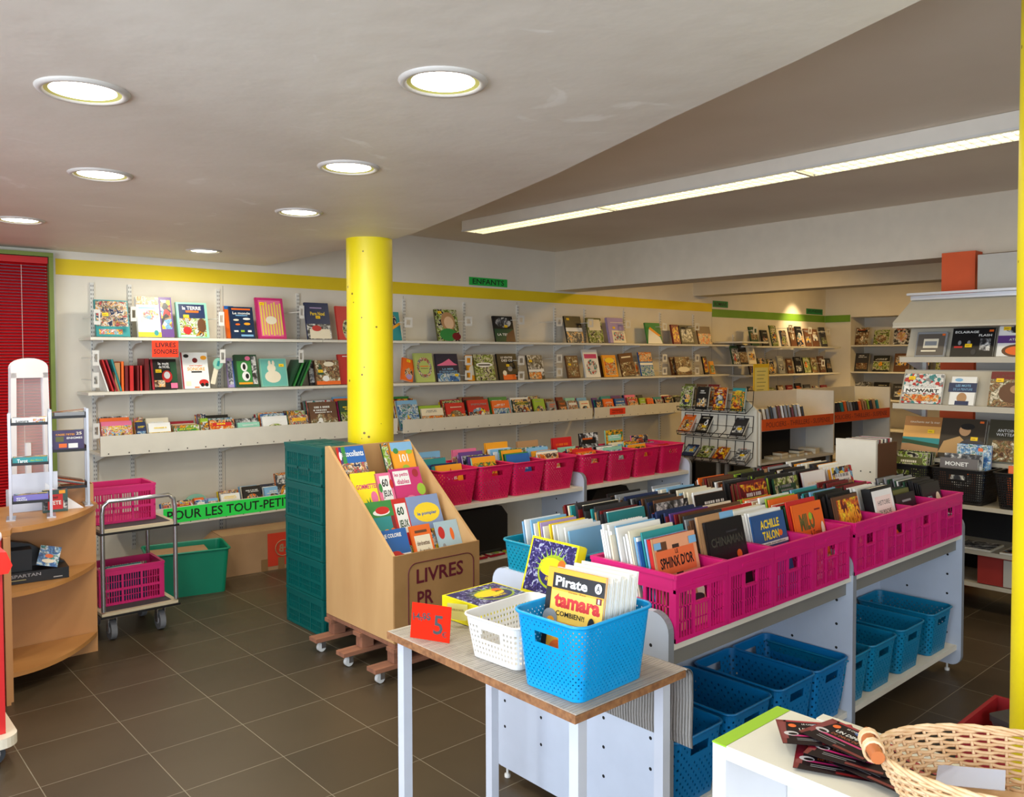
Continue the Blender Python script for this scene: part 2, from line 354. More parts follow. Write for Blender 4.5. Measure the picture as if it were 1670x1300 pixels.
# ================================================================== CEILING LAMPS
LENS = emis('lamp_lens', (1.0, .97, .86), 9.0); TRIMR = mt((196, 190, 182), .4); REFL = mt((236, 232, 130), .35)
_lampd = {}
for i, (x, y, lab) in enumerate([(1.36, 1.80, 'large round recessed ceiling lamp nearest the upper middle, above the blue basket'), (1.69, 2.85, 'round recessed ceiling lamp in front of the yellow column, second in its row'),
                   (2.02, 3.90, 'round recessed ceiling lamp just before the yellow column top'), (2.25, 5.75, 'farthest small round ceiling lamp close to the back wall'),
                   (.655, 2.52, 'large round recessed ceiling lamp nearest the upper left corner'), (1.0, 3.62, 'round recessed ceiling lamp on the left, second in its row'), (1.0, 5.10, 'round recessed ceiling lamp cut by the left picture edge')]):
    if i == 0:
        t = thing('ceiling_lamp', lab, 'ceiling lamp', (x, y, ZL), 0, 'recessed ceiling lamps')
        MB().lathe([(.098, -.004), (.102, -.009), (.114, -.009), (.121, -.001), (.121, 0)], TRIMR, 40).build('trim_ring', t)
        MB().lathe([(.099, -.004), (.086, -.0015)], REFL, 40).build('reflector', t)
        MB().disc((0, 0, -.0012), .0865, LENS, 40).build('lens', t)
        lamp0 = t
    else:
        t = copy_tree(lamp0); t.location = (x, y, ZL); tag(t, lab, 'ceiling lamp', 'recessed ceiling lamps')
    area('downlight', (x, y, ZL-.012), (0, 0, -1), .17, .17, 9, (1, .95, .8), 'DISK')
# fluorescent trunking
t = thing('fluorescent_track', 'long white louvred fluorescent track under the high ceiling', 'ceiling light', (4.4, 0, 2.655))
MB().box(-.11, -2.2, .012, .11, 5.43, .088, mt((226, 220, 208), .45)).box(-.115, -2.2, 0, -.105, 5.43, .012, METALW).box(.105, -2.2, 0, .115, 5.43, .012, METALW).build('housing', t)
TUBE = emis('tube_light', (1.0, .93, .70), 2.6); LOUV = mt((232, 226, 200), .3)
for k in range(5):
    y1 = 5.41-k*1.5; y0 = y1-1.47
    m = MB(); m.box(-.095, y0, .006, .095, y1, .011, TUBE); tb = m.build('diffuser', t)
    m = MB(); m.box(-.1, y0-.02, -.004, .1, y0, .011, LOUV)
    for j in range(1, 30): m.box(-.095, y0+j*.05-.0015, -.003, .095, y0+j*.05+.0015, .006, LOUV)
    for xx in (-.097, 0, .097): m.box(xx-.002, y0, -.003, xx+.002, y1, .006, LOUV)
    m.build('louvre', t)
    area('tube_lamp', (4.4, (y0+y1)/2, 2.63), (0, 0, -1), .18, 1.4, 7, (1.0, .82, .52))
# warm lamps of the far room
for i, (x, y, p) in enumerate([(7.7, 4.6, 22), (7.7, 1.8, 12), (10.8, 4.7, 26), (10.8, 2.0, 12)]):
    area('far_lamp', (x, y, 2.7), (0, .25, -1), .5, .5, p*.9, (1.0, .63, .20), 'DISK')
for i, (x, y, lab) in enumerate([(11.2, 5.0, 'small round spotlight on the far ceiling, left of a pair'), (11.2, 4.6, 'small round spotlight on the far ceiling, right of a pair'), (11.3, 6.05, 'small warm spotlight over the green striped wall')]):
    t = thing('spotlight', lab, 'spotlight', (x, y, ZH), 0, 'small far spotlights')
    MB().lathe([(.02, 0), (.045, -.01), (.045, -.09), (.03, -.09)], METALW, 16).build('shade', t)
    MB().disc((0, 0, -.08), .031, LENS, 16).build('bulb', t)
    l = bpy.data.lights.new('spot_beam', 'SPOT'); l.energy = 60; l.color = (1, .72, .38); l.spot_size = R(80); l.spot_blend = .8; l.shadow_soft_size = .04
    o = bpy.data.objects.new('spot_beam', l); COLL.objects.link(o); o.location = (x, y, ZH-.12); o.rotation_euler = Vector((.15 if i < 2 else 0, .3, -1)).to_track_quat('-Z', 'Y').to_euler()

# ================================================================== BOOKS
_BC = {}
def cover_geo(m, w, h, t, col, art, hard=True):
    b = .0022 if hard else .0008
    m.box(-w/2, -t/2, 0, w/2, -t/2+b, h, col); m.box(-w/2, t/2-b, 0, w/2, t/2, h, col); m.box(-w/2, -t/2, 0, -w/2+b, t/2, h, col)
    for k, a in enumerate(art or ()):
        y = -t/2-.0003*(k+1)
        X = lambda u: -w/2+u*w
        if a[0] == 'r': m.add([(X(a[1]), y, a[2]*h), (X(a[3]), y, a[2]*h), (X(a[3]), y, a[4]*h), (X(a[1]), y, a[4]*h)], [(0, 1, 2, 3)], a[5])
        elif a[0] == 'e': m.add([(X(a[1]+a[3]*math.cos(q*PI/9)), y, (a[2]+a[4]*math.sin(q*PI/9))*h) for q in range(18)], [tuple(range(18))], a[5])
        elif a[0] == 'p': m.add([(X(p[0]), y, p[1]*h) for p in a[1]], [tuple(range(len(a[1])))], a[2])
        elif a[0] == 't': m.text(a[1], (X(a[2]), y, a[3]*h), (1, 0, 0), (0, 0, 1), a[4]*w, a[5]*h, a[6], bold=a[7] if len(a) > 7 else .02)
def sticker(par, w, h, t, u, v, key):
    k = ('st', key)
    if k not in _BC:
        m = MB(); m.box(-.021, -.0006, -.012, .021, 0, .012, mt((250, 206, 20), .5)); m.box(-.015, -.0008, -.004, .008, -.0006, 0, mt((150, 110, 20), .5))
        o = m.build('price_sticker', par); _BC[k] = o.data
    else: o = link('price_sticker', _BC[k], par)
    o.location = (-w/2+u*w, -t/2-.0028, v*h); return o
def book(name, label, cat, group, w, h, t, col, art, loc, face=0.0, lean=0.0, tilt=0.0, st=None, hard=True, paper=None, parts=True):
    """spine at the left, cover towards -y before turning"""
    if isinstance(col, str): cm = km(col)
    else: cm = col
    q = (round(w, 2), round(h, 2), round(t, 3), cm.name, hard)
    if not art:
        w, h, t = q[0], q[1], max(q[2], .003)
        if q not in _BC:
            m = MB(); cover_geo(m, w, h, t, cm, None, hard); o = m.build(name); _BC[q] = o.data
        else: o = link(name, _BC[q])
    else:
        m = MB(); cover_geo(m, w, h, t, cm, art, hard); o = m.build(name)
    pm = paper or PAPER; q2 = ('pg', round(w, 3), round(h, 3), round(t, 3), pm.name, hard); b = .0022 if hard else .0008
    if parts:
        if q2 not in _BC:
            m = MB(); m.box(-w/2+b, -t/2+b, .002, w/2-.002, t/2-b, h-.002, pm); p = m.build('page_block', o); _BC[q2] = p.data
        else: p = link('page_block', _BC[q2], o)
    if st: sticker(o, w, h, t, st[0], st[1], 'y')
    dz = t/2*math.sin(abs(lean))+w/2*math.sin(abs(tilt))
    o.location = (loc[0], loc[1], loc[2]+dz+.0005); o.rotation_euler = (-lean, tilt, face)
    return tag(o, label, cat, group)

def I(n): return ILL[n]
W_, B_, Y_, RD = km('white'), km('black'), km('yellow'), km('red')
def art_auto(seed, base, ill, lightink=None, dark=False):
    """a generic cover: printed picture, title marks and one or two motifs"""
    r = random.Random(seed); ink = lightink or r.choice([W_, W_, km('cream'), Y_, km('grey'), km('orange')]); a = []
    lay = r.randrange(6); other = r.choice(list(ILL) if not dark else ['mono', 'night', 'wood', 'moss'])
    if dark: lay = r.choice((3, 7, 7)); ink = lightink or r.choice([W_, km('cream'), km('grey')])
    if lay == 0: a += [('r', .05, .06, .95, .66, I(ill))]
    elif lay == 1: a += [('r', .0, .0, 1, .52, I(ill)), ('e', .5, .52, .3, .16, I(other))]
    elif lay == 7: r_y = r.uniform(.1, .35); a += [('r', .1, r_y, .9, r_y+.35, I(ill))]
    elif lay == 2: a += [('r', 0, 0, 1, 1, I(ill)), ('r', .12, .74, .88, .88, base)]
    elif lay == 3: a += [('r', 0, 0, 1, 1, I(ill)), ('e', .5, .42, .34, .26, I(other))]
    elif lay == 4: a += [('r', 0, .08, 1, .62, I(ill)), ('r', 0, .62, 1, .635, ink)]
    else: a += [('r', 0, 0, 1, .85, I(ill)), ('p', [(.1, .1), (.4, .6), (.55, .35), (.9, .12)], I(other))]
    y = r.uniform(.78, .88); hh = r.choice((.014, .02, .028))
    for n in range(r.choice((1, 2, 2, 3))):
        x = r.uniform(.12, .3); end = r.uniform(.6, .88); wd = r.uniform(.025, .05)
        while x < end: q = wd*r.uniform(.6, 1.5); a.append(('r', x, y-hh, min(x+q, .9), y+hh, ink)); x += q+.014+(.03 if r.random() < .2 else 0)
        y -= hh*3.2; hh *= .75
    if r.random() < .7:
        u, v = r.uniform(.3, .7), r.uniform(.25, .5); s = r.uniform(.07, .16); c = r.choice(['cream', 'amber', 'white', 'orange', 'light_blue', 'tan', 'brown', 'dark_red'])
        a += [('e', u, v, s, s*.8, km(c)), ('e', u+s*.2, v+s*.9, s*.55, s*.5, km(c)), ('e', u-.02, v+s*.1, s*.5, s*.4, I(other))]
    return a
def art_title(ill, lines, base=None, panel=None):
    """lines = [(text, u, v, W, H, ink)]"""
    a = []
    if panel is None: a.append(('r', 0, 0, 1, 1, I(ill)))
    else: a.append(('r', *panel, I(ill)))
    for (s, u, v, W, H, ink) in lines: a.append(('t', s, u, v, W, H, km(ink)))
    return a

# ------------------------------------------------------------------ wall shelving of the back wall
SLOTM = mt((70, 68, 66), .7)
UPX = [1.693, 1.948, 2.607, 3.29, 3.83, 4.362, 5.072, 5.781, 6.328, 6.803, 7.475, 8.155, 8.836]
def upright(x, y, z0, z1, label, grp, rz=0):
    m = MB(); m.box(-.013, -.014, z0, .013, 0, z1, METALW)
    z = z0+.03
    while z < z1-.02: m.box(-.0085, -.0146, z, -.0045, -.014, z+.014, SLOTM); m.box(.0045, -.0146, z, .0085, -.014, z+.014, SLOTM); z += .03
    o = m.build('shelf_upright', loc=(x, y, 0), rot=(0, 0, rz)); return tag(o, label, 'shelf upright', grp)
for i, x in enumerate(UPX):
    upright(x, WY, .2, 2.15, 'white slotted metal upright fixed to the back wall, %s from the left' % ORD[i], 'slotted uprights on the back wall')
for i, x in enumerate((9.75, 10.55, 11.35, 12.1)):
    upright(x, WY, .2, 1.9, 'white slotted upright under the green wall stripe, %s from the left' % ORD[i], 'slotted uprights under the green stripe')
def wall_shelf(x0, x1, z, label, y=WY, dep=.30, ups=UPX, grp='shelf boards on the back wall', name='wall_shelf'):
    t = thing(name, label, 'shelf', (0, 0, 0), 0, grp)
    MB().box(x0+.002, y-dep, z-.02, x1-.002, y-.016, z, BOARD).build('board', t)
    for u in ups:
        if x0-.05 <= u <= x1+.02:
            m = MB(); m.prism([(y-.014, z-.09), (y-.014, z-.02), (y-.25, z-.02), (y-.25, z-.034), (y-.12, z-.042)], max(u, x0+.012)-.004, max(u, x0+.012)+.004, METALW, 'x'); m.build('bracket', t)
    return t
ZT, ZM, ZTR, ZG = 1.757, 1.378, .955, .415
for i, (a, b_) in enumerate(((1.60, 3.36), (3.36, 5.15), (5.15, 6.95), (6.95, 9.22))):
    wall_shelf(a, b_, ZT, 'upper white shelf board on the back wall, %s from the left' % ORD[i])
    wall_shelf(a-.02 if i == 0 else a, b_, ZM, 'middle white shelf board on the back wall, %s from the left' % ORD[i])
def tray(x0, x1, z, lip, label, front=None, name='book_tray'):
    t = thing(name, label, 'book tray', (0, 0, 0), 0, 'lipped book trays on the back wall')
    MB().box(x0, WY-.30, z-.018, x1, WY-.016, z, BOARD).build('bottom_board', t)
    m = MB(); m.box(x0, WY-.312, z-.02, x1, WY-.30, z+lip, BOARD)
    x = x0+.05
    while x < x1: m.box(x-.004, WY-.3135, z-.008, x+.004, WY-.312, z, mt((60, 56, 52), .6)); x += .135
    m.build('front_lip', t)
    for u in UPX:
        if x0 <= u <= x1: MB().prism([(WY-.014, z-.09), (WY-.014, z-.019), (WY-.25, z-.019), (WY-.25, z-.03)], u-.004, u+.004, METALW, 'x').build('bracket', t)
    return t
tray(1.65, 3.6, ZTR, .12, 'long white lipped tray of board books left of the yellow column')
tray(3.62, 4.08, ZTR, .12, 'short white lipped tray hidden behind the yellow column')
tray(4.14, 6.60, ZTR, .10, 'long white lipped tray of picture books right of the yellow column')
t = tray(6.64, 8.26, ZTR, .10, 'white lipped tray with a small orange card on its front')
tg = tray(1.80, 3.55, ZG, .11, 'low white lipped tray of baby books near the floor')
for i, x in enumerate((4.7, 6.3)): tray(x, x+1.55, ZG, .11, 'low white lipped tray behind the far pink baskets, %s from the left' % ORD[i])
# signs
def sign(name, label, x0, x1, z0, z1, y, col, lines, rz=0, tilt=0, ink=None, tape=False):
    w, h = x1-x0, z1-z0; m = MB(); m.box(-w/2, -.0008, -h/2, w/2, .0008, h/2, mt(col, .6))
    for (s, u, v, W, H) in lines: m.text(s, (-w/2+u*w, -.0016, -h/2+v*h), (1, 0, 0), (0, 0, 1), W*w, H*h, ink or mt((12, 12, 18), .6), bold=.012)
    o = m.build(name, loc=((x0+x1)/2, y, (z0+z1)/2), rot=(0, tilt, rz)); return tag(o, label, 'sign')
sign('paper_sign', 'green paper sign reading ENFANTS above the yellow stripe', 5.14, 5.645, 2.325, 2.405, WY-.003, (24, 178, 66), [('ENFANTS', .5, .5, .82, .66)])
sign('paper_sign', 'orange-red paper sign reading LIVRES SONORES hung below the upper shelf', 2.0, 2.185, 1.618, 1.737, WY-.312, (250, 58, 20), [('LIVRES', .52, .74, .76, .28), ('SONORES', .52, .34, .9, .28)])
sign('paper_sign', 'long green sign reading POUR LES TOUT-PETITS on the low tray', 2.06, 3.12, .412, .522, WY-.3145, (40, 226, 84), [('POUR LES TOUT-PETITS', .5, .5, .95, .62)])
sign('paper_sign', 'small orange card stuck on the white tray front', 6.88, 7.14, .965, 1.035, WY-.3145, (240, 60, 24), [('PREMIERES', .5, .66, .7, .2), ('LECTURES', .5, .34, .7, .2)])
sign('paper_sign', 'dark green paper sign at the start of the green stripe', 9.27, 9.62, 2.262, 2.345, WY-.003, (20, 128, 62), [('ROMANS', .5, .5, .8, .6)])
sign('paper_sign', 'dark green paper sign above the far end of the green stripe', 11.7, 12.2, 2.245, 2.33, WY-.003, (20, 128, 62), [('JEUNESSE', .5, .5, .85, .6)])
# square clip holders beside the uprights
_hold = None
def holder(px, pz, y, label, yy=None):
    global _hold
    p = onY(px, pz, y)
    if _hold is None:
        m = MB()
        for a in ((-.05, -.05, .05, -.026), (-.05, .026, .05, .05), (-.05, -.026, -.026, .026), (.026, -.026, .05, .026)): m.box(a[0], -.003, a[1], a[2], 0, a[3], METALW)
        m.box(-.058, 0, -.003, -.054, .262, .003, METALW)
        _hold = m.build('bookend_bracket').data; bpy.data.objects.remove(bpy.data.objects['bookend_bracket'])
    o = link('bookend_bracket', _hold, None, p); o.scale = (.42, 1, 1.05) if px < 500 else (.85, 1, .9); tag(o, label, 'bookend', 'square white bookend brackets on the wall')
HP = [(158, 517, 'beside the first upper book'), (218, 512, 'behind the yellow and white cover'), (361, 520, 'left of the orange spine on the upper shelf'), (492, 509, 'left of the dark winter cover'),
      (156, 584, 'at the left end of the middle shelf'), (156, 620, 'low at the left end of the middle shelf'), (157, 703, 'at the left end of the board book tray'), (363, 581, 'above the mint rattle'), (491, 581, 'above the leaning green books'),
      (666, 526, 'right of the yellow column, upper shelf'), (764, 524, 'between the portrait cover and the earth cover'), (850, 522, 'right of the earth cover'), (912, 525, 'left of the black and white cover'),
      (764, 588, 'upper one left of the olive cover'), (764, 612, 'lower one left of the olive cover'), (850, 588, 'upper one left of the castle cover'), (850, 613, 'lower one left of the castle cover'),
      (912, 585, 'upper one left of the brown swirl cover'), (912, 607, 'lower one left of the brown swirl cover'), (963, 527, 'in front of a moss coloured book'), (1024, 529, 'alone on the upper shelf right of the lilac cover'), (1084, 533, 'left of the red upper cover'), (1137, 533, 'before the last upper book'),
      (1084, 584, 'upper one before the brown forest cover'), (1084, 605, 'lower one before the brown forest cover'), (1137, 584, 'upper one near the end of the yellow stripe'), (1137, 605, 'lower one near the end of the yellow stripe')]
for (x, y, s) in HP: holder(x, y, 6.135, 'square white bookend bracket ' + s)

def wbook(xl, xr, yt, zs, label, col, art, t=.02, yb=6.2, lean=13, st=None, face=0, name='picture_book', cat='book', grp='books facing out on the wall shelves', tilt=0, ybase=None, w=None, hard=True):
    L = R(lean); dy = math.tan(L)*.25
    top = onY(xl, yt, yb+dy); h = (top.z-zs)/math.cos(L)
    xR = onY(xr, 560, yb).x; xL = top.x
    w = w or max(.03, xR-xL)
    return book(name, label, cat, grp, w, h, t, col, art, (xL+w/2, yb, zs), R(face), L, R(tilt), st, hard)
GT = 'books on the upper wall shelf'; GM = 'books on the middle wall shelf'
U = ' on the upper wall shelf'; M_ = ' on the middle wall shelf'
wbook(152, 212, 490, ZT, 'white and teal vehicle board book'+U+', first from the left', 'teal', [('r', .03, .28, .97, .97, I('party')), ('t', 'UN NOEL', .5, .80, .5, .07, km('dark_green')), ('t', 'MAGIQUE', .5, .70, .6, .07, km('navy')), ('r', 0, 0, 1, .27, km('teal')), ('r', .08, .06, .78, .2, I('candy'))], .025, grp=GT, st=(.3, .6))
wbook(220, 263, 485, ZT, 'tall white cover with yellow band'+U+', beside a purple panel', 'white', [('r', 0, 0, 1, .12, Y_), ('e', .55, .42, .42, .22, km('cream')), ('e', .6, .55, .35, .12, I('candy')), ('r', 0, .8, 1, 1, I('warm')), ('r', .1, .70, .8, .74, km('light_blue')), ('e', .78, .1, .1, .07, km('teal'))], .03, grp=GT)  # yellow and white are the cover's own printed colours
wbook(257, 284, 486, ZT, 'narrow purple sound panel of small pictures on the upper wall shelf', 'purple', [('r', .12, .2, .88, .93, I('town'))], .03, grp=GT)
wbook(285, 341, 494, ZT, 'teal earth album with a bear'+U, 'mint', [('r', .08, .03, .92, .95, km('navy')), ('r', .08, .03, .92, .55, I('farm')), ('t', 'la TERRE', .5, .84, .6, .1, W_), ('r', .3, .71, .72, .77, km('orange')), ('e', .3, .2, .13, .11, km('red')), ('e', .78, .35, .14, .2, km('brown')), ('r', .1, .02, .55, .07, W_)], .025, grp=GT, st=(.3, .6))
wbook(364, 385, 500, ZT, 'orange edged book half hidden behind a navy cover'+U, 'orange', [('r', 0, .9, 1, 1, km('blue'))], .02, grp=GT, yb=6.24)
wbook(372, 416, 501, ZT, 'navy cover with little white vehicles'+U, (mt((22, 44, 74), .35)), [('r', .1, .9, .9, .95, km('orange')), ('t', 'Le monde', .5, .80, .74, .08, W_), ('r', .25, .71, .75, .74, km('light_blue')), ('e', .25, .58, .12, .03, km('cream')), ('e', .7, .62, .16, .035, W_), ('e', .3, .44, .1, .03, km('orange')), ('e', .7, .46, .14, .04, km('amber')), ('r', .12, .2, .3, .25, W_), ('r', .4, .2, .56, .26, km('lime')), ('r', .7, .2, .86, .26, W_), ('r', .4, .06, .92, .12, km('light_blue'))], .02, grp=GT)
wbook(416, 467, 486, ZT, 'tall magenta and yellow striped cover'+U, 'magenta', [('r', .1, .06, .9, .94, km('pink'))]+[('r', .14+i*.1, .08+.02*(i % 2), .2+i*.1, .84+.03*(i % 3), mt((226, 200, 90), .4)) for i in range(8)]+[('e', .5, .45, .2, .1, km('cream'))], .02, grp=GT, st=(.22, .85))
wbook(496, 541, 494, ZT, 'dark starry winter album with snow below'+U, 'navy', [('r', 0, 0, 1, .42, I('mono')), ('r', .1, .02, .95, .28, km('cream')), ('e', .4, .3, .2, .08, km('red')), ('t', 'Pere Noel', .5, .70, .6, .1, Y_), ('r', .2, .84, .7, .87, km('lilac'))], .02, grp=GT, st=(.5, .6))
wbook(546, 578, 500, ZT, 'red cover partly behind the yellow column'+U, 'red', [('e', .6, .3, .3, .3, I('moss'))], .02, grp=GT)
wbook(622, 655, 509, ZT, 'teal cover just right of the yellow column'+U, 'teal', [('e', .6, .7, .2, .2, I('night')), ('p', [(.3, .3), (1, .55), (1, .65), (.3, .4)], km('amber'))], .02, grp=GT)
wbook(708, 750, 505, ZT, 'album with a pale portrait face and leaves'+U, 'moss' if False else 'olive', [('r', 0, 0, 1, 1, I('moss')), ('e', .55, .62, .32, .3, km('tan')), ('e', .58, .58, .22, .2, mt((222, 186, 150), .4)), ('e', .5, .2, .4, .2, km('green')), ('e', .85, .15, .2, .12, km('dark_red'))], .02, grp=GT, st=(.22, .9))
wbook(802, 840, 516, ZT, 'black and green earth science cover'+U, 'black', [('e', .5, .75, .4, .2, I('mono')), ('r', 0, 0, 1, .5, km('dark_green')), ('t', 'LA TERRE', .5, .28, .75, .09, W_), ('p', [(.5, 0), (1, 0), (1, .5), (.6, .3)], km('brown'))], .02, grp=GT, st=(.6, .6))
wbook(919, 952, 516, ZT, 'black cover with a white band'+U, 'black', [('r', 0, .42, 1, .56, W_), ('r', 0, 0, 1, .4, I('night'))], .02, grp=GT, st=(.2, .88))
wbook(955, 985, 519, ZT, 'moss coloured book behind a bookend'+U, 'olive', [('r', 0, 0, 1, .9, I('moss')), ('r', .1, .5, .9, .94, km('cream'))], .02, grp=GT)
wbook(988, 1020, 519, ZT, 'lilac and cream cover of two overlapping books'+U, 'lilac', [('r', .2, .0, 1, .82, km('cream')), ('r', .2, .5, 1, .8, km('lilac')), ('r', .3, .1, .9, .42, I('dots'))], .03, grp=GT, st=(.35, .6))
wbook(1050, 1080, 527, ZT, 'green cover with white slope'+U, 'green', [('p', [(0, 0), (1, 0), (.9, .3), (.2, .7)], W_), ('p', [(.2, .7), (.8, .35), (.95, .4), (.3, .8)], km('amber'))], .02, grp=GT)
wbook(1092, 1110, 530, ZT, 'small red portrait cover'+U, 'dark_red', [('r', .1, .1, .9, .9, I('fire'))], .02, grp=GT)
wbook(1105, 1133, 531, ZT, 'black illustrated cover beside the red one'+U, 'black', [('r', .1, .1, .9, .8, I('mono'))], .02, grp=GT)
wbook(1134, 1161, 533, ZT, 'brown cover, last book before the green stripe'+U, 'brown', [('r', 0, 0, 1, 1, I('warm')), ('r', 0, .6, 1, 1, km('brown'))], .02, grp=GT)
# middle shelf
for i, (px, col, ti) in enumerate([(160, 'white', -17), (168, 'red', -17), (174, 'crimson', -17), (181, 'teal', -15)]):
    p = onY(px+13, 600, 6.2); book('picture_book', '%s album leaning to the left end of the middle wall shelf, %s of four' % (col, ORD[i]), 'book', GM, .16, .225, .014, col, None, (p.x, 6.235, ZM), R(90), R(-ti))
for i, (px0, px1, yt, col) in enumerate([(186, 196, 592, 'tan'), (197, 202, 590, 'orange'), (203, 209, 597, 'dark_red'), (211, 218, 597, 'red'), (223, 227, 597, 'dark_red'), (228, 232, 597, 'red'), (235, 243, 586, 'dark_red')]):
    a, b_ = onY(px0, yt, 6.16), onY(px1, yt, 6.16); book('picture_book', '%s sound book spine on the middle wall shelf, %s in its row' % (col.replace('_', ' '), ORD[i]), 'book', GM, .15, a.z-ZM, b_.x-a.x, col, None, ((a.x+b_.x)/2, 6.235, ZM), R(90))
wbook(243, 289, 587, ZM, 'dark night scene sound book with a red figure'+M_, 'black', [('r', 0, 0, .08, 1, km('crimson')), ('t', 'la nuit', .5, .85, .42, .09, W_), ('t', 'de NOEL', .52, .74, .42, .09, W_), ('r', .75, .2, 1, .9, km('dark_green')), ('e', .6, .42, .2, .2, km('red')), ('e', .6, .46, .12, .12, W_), ('r', .1, .08, .5, .3, I('warm')), ('r', .72, .03, .98, .2, km('pink'))], .025, grp=GM, st=(.28, .6), yb=6.17)
wbook(293, 341, 576, ZM, 'white sound book with scattered small pictures'+M_, 'white', [('r', 0, 0, .05, 1, km('crimson')), ('e', .52, .78, .1, .07, km('dark_red')), ('t', 'mon imagier', .54, .63, .5, .05, km('orange')), ('t', 'SONORE', .54, .54, .66, .09, km('amber')), ('r', .35, .44, .75, .48, B_), ('e', .2, .9, .1, .05, B_), ('e', .85, .85, .12, .06, km('amber')), ('r', .12, .08, .3, .2, km('cream')), ('e', .78, .16, .18, .09, km('red')), ('e', .72, .1, .07, .05, B_), ('e', .88, .1, .07, .05, B_), ('r', .42, .02, .6, .05, km('orange'))], .02, grp=GM, yb=6.17)
m = MB(); p = onY(358, 595, 6.14); m.prism([(math.cos(a*PI/8)*.035, math.sin(a*PI/8)*.045) for a in range(16)], -.01, .01, km('mint'), 'y'); m.box(-.01, -.0105, -.02, .01, -.01, .02, km('teal')); m.box(-.02, -.006, -.16, .012, .006, -.03, km('cream'))
tag(m.build('rattle_toy', loc=(p.x, 6.17, ZM+.19), rot=(0, R(14), 0)), 'mint rattle toy on a cream card on the middle wall shelf', 'toy')
wbook(367, 381, 585, ZM, 'lilac edged book behind the blue one'+M_, 'lilac', [('r', .1, .1, .9, .9, I('mono'))], .02, grp=GM, yb=6.22)
wbook(378, 396, 589, ZM, 'narrow blue book'+M_+' left of the cows', 'blue', [('r', .1, .1, .5, .9, km('light_blue'))], .02, grp=GM, yb=6.2)
wbook(380, 421, 580, ZM, 'green farm cover with black and white cows'+M_, 'dark_green', [('r', .08, .1, .72, .8, km('green')), ('e', .4, .62, .15, .14, W_), ('e', .4, .62, .07, .09, B_), ('e', .45, .33, .18, .15, W_), ('e', .5, .33, .08, .08, B_), ('r', .74, .08, .95, .95, I('mono')), ('e', .58, .88, .12, .07, km('pink')), ('r', .1, .08, .72, .14, km('amber'))], .03, grp=GM, yb=6.17)
wbook(421, 469, 586, ZM, 'turquoise cover with a cream rabbit'+M_, 'mint', [('r', .03, .02, .97, .98, mt((96, 176, 164), .35)), ('e', .45, .35, .3, .22, km('cream')), ('e', .42, .65, .16, .15, km('cream')), ('e', .36, .83, .05, .1, km('cream')), ('e', .5, .83, .05, .1, km('cream'))], .02, grp=GM, st=(.8, .75), yb=6.17)
for i, (px, col) in enumerate([(474, 'dark_green'), (480, 'green'), (486, 'dark_green'), (491, 'green')]):
    p = onY(px+4, 600, 6.2); book('picture_book', '%s album leaning to the right beside the turquoise rabbit, %s of four' % (col.replace('_', ' '), ORD[i]), 'book', GM, .17, .235, .012, col, None, (p.x-.05, 6.235, ZM), R(90), R(-24))
wbook(499, 513, 588, ZM, 'grey-blue book squeezed beside the winter animals'+M_, 'dark_grey', [('r', .1, .1, .9, .9, I('mono'))], .02, grp=GM, yb=6.22)
wbook(510, 554, 589, ZM, 'brown winter animal cover with a cream title plate'+M_, 'brown', [('r', 0, 0, 1, 1, I('wood')), ('e', .58, .84, .22, .1, km('cream')), ('p', [(.2, .9), (.05, .4), (.35, .4)], km('dark_green')), ('r', .0, 0, 1, .15, km('orange')), ('e', .4, .25, .14, .12, W_)], .03, grp=GM, st=(.2, .55), yb=6.17)
wbook(549, 580, 579, ZM, 'plain red cover half behind the yellow column'+M_, 'red', [('r', .3, .92, .6, .95, W_)], .02, grp=GM)
wbook(647, 672, 588, ZM, 'orange cover leaning right beside the yellow column'+M_, 'orange', [('e', .6, .35, .35, .25, I('warm')), ('e', .65, .2, .25, .12, km('lilac'))], .02, grp=GM, tilt=14, yb=6.2, st=(.5, .9))
wbook(673, 709, 577, ZM, 'pale green cover with a ring of flowers'+M_, mt((176, 190, 106), .35), [('e', .5, .5, .4, .36, I('party')), ('e', .5, .5, .28, .24, mt((176, 190, 106), .35)), ('r', .28, .53, .72, .56, km('orange')), ('r', .3, .46, .7, .48, km('brown'))], .02, grp=GM, yb=6.17)
wbook(708, 750, 578, ZM, 'dark sea cover with a pink headland'+M_, (mt((44, 40, 58), .35)), [('r', 0, 0, 1, .3, I('sea')), ('p', [(.05, .6), (.3, .68), (.6, .82), (.8, .66), (.95, .6), (.9, .58), (.05, .57)], km('pink')), ('t', 'LA MER', .5, .45, .5, .07, km('light_blue')), ('t', 'ET NOTRE PLANETE', .5, .35, .8, .07, km('light_blue'))], .02, grp=GM, st=(.85, .22), yb=6.17)
wbook(758, 786, 580, ZM, 'amber cover behind two bookends'+M_, 'amber', [('e', .4, .4, .3, .2, km('cream'))], .02, grp=GM, yb=6.21)
wbook(770, 808, 579, ZM, 'olive cover with a white title oval'+M_, 'olive', [('r', 0, 0, 1, 1, I('moss')), ('e', .5, .6, .42, .09, W_), ('r', .2, .57, .8, .62, B_)], .02, grp=GM, yb=6.18)
wbook(808, 846, 578, ZM, 'black cover with bones and orange base'+M_, 'black', [('t', 'LE VENTRE', .5, .86, .6, .07, W_), ('t', 'DES OS', .5, .74, .55, .09, W_), ('e', .6, .42, .12, .1, km('grey')), ('r', .2, .0, .85, .2, km('orange')), ('e', .3, .26, .1, .1, km('cream'))], .02, grp=GM, st=(.5, .55), yb=6.17)
wbook(857, 888, 580, ZM, 'busy castle cover with a white title band'+M_, 'dark_grey', [('r', 0, 0, 1, 1, I('mono')), ('r', 0, .3, 1, .4, W_), ('r', 0, 0, .8, .28, I('warm'))], .02, grp=GM, st=(.2, .75), yb=6.17)
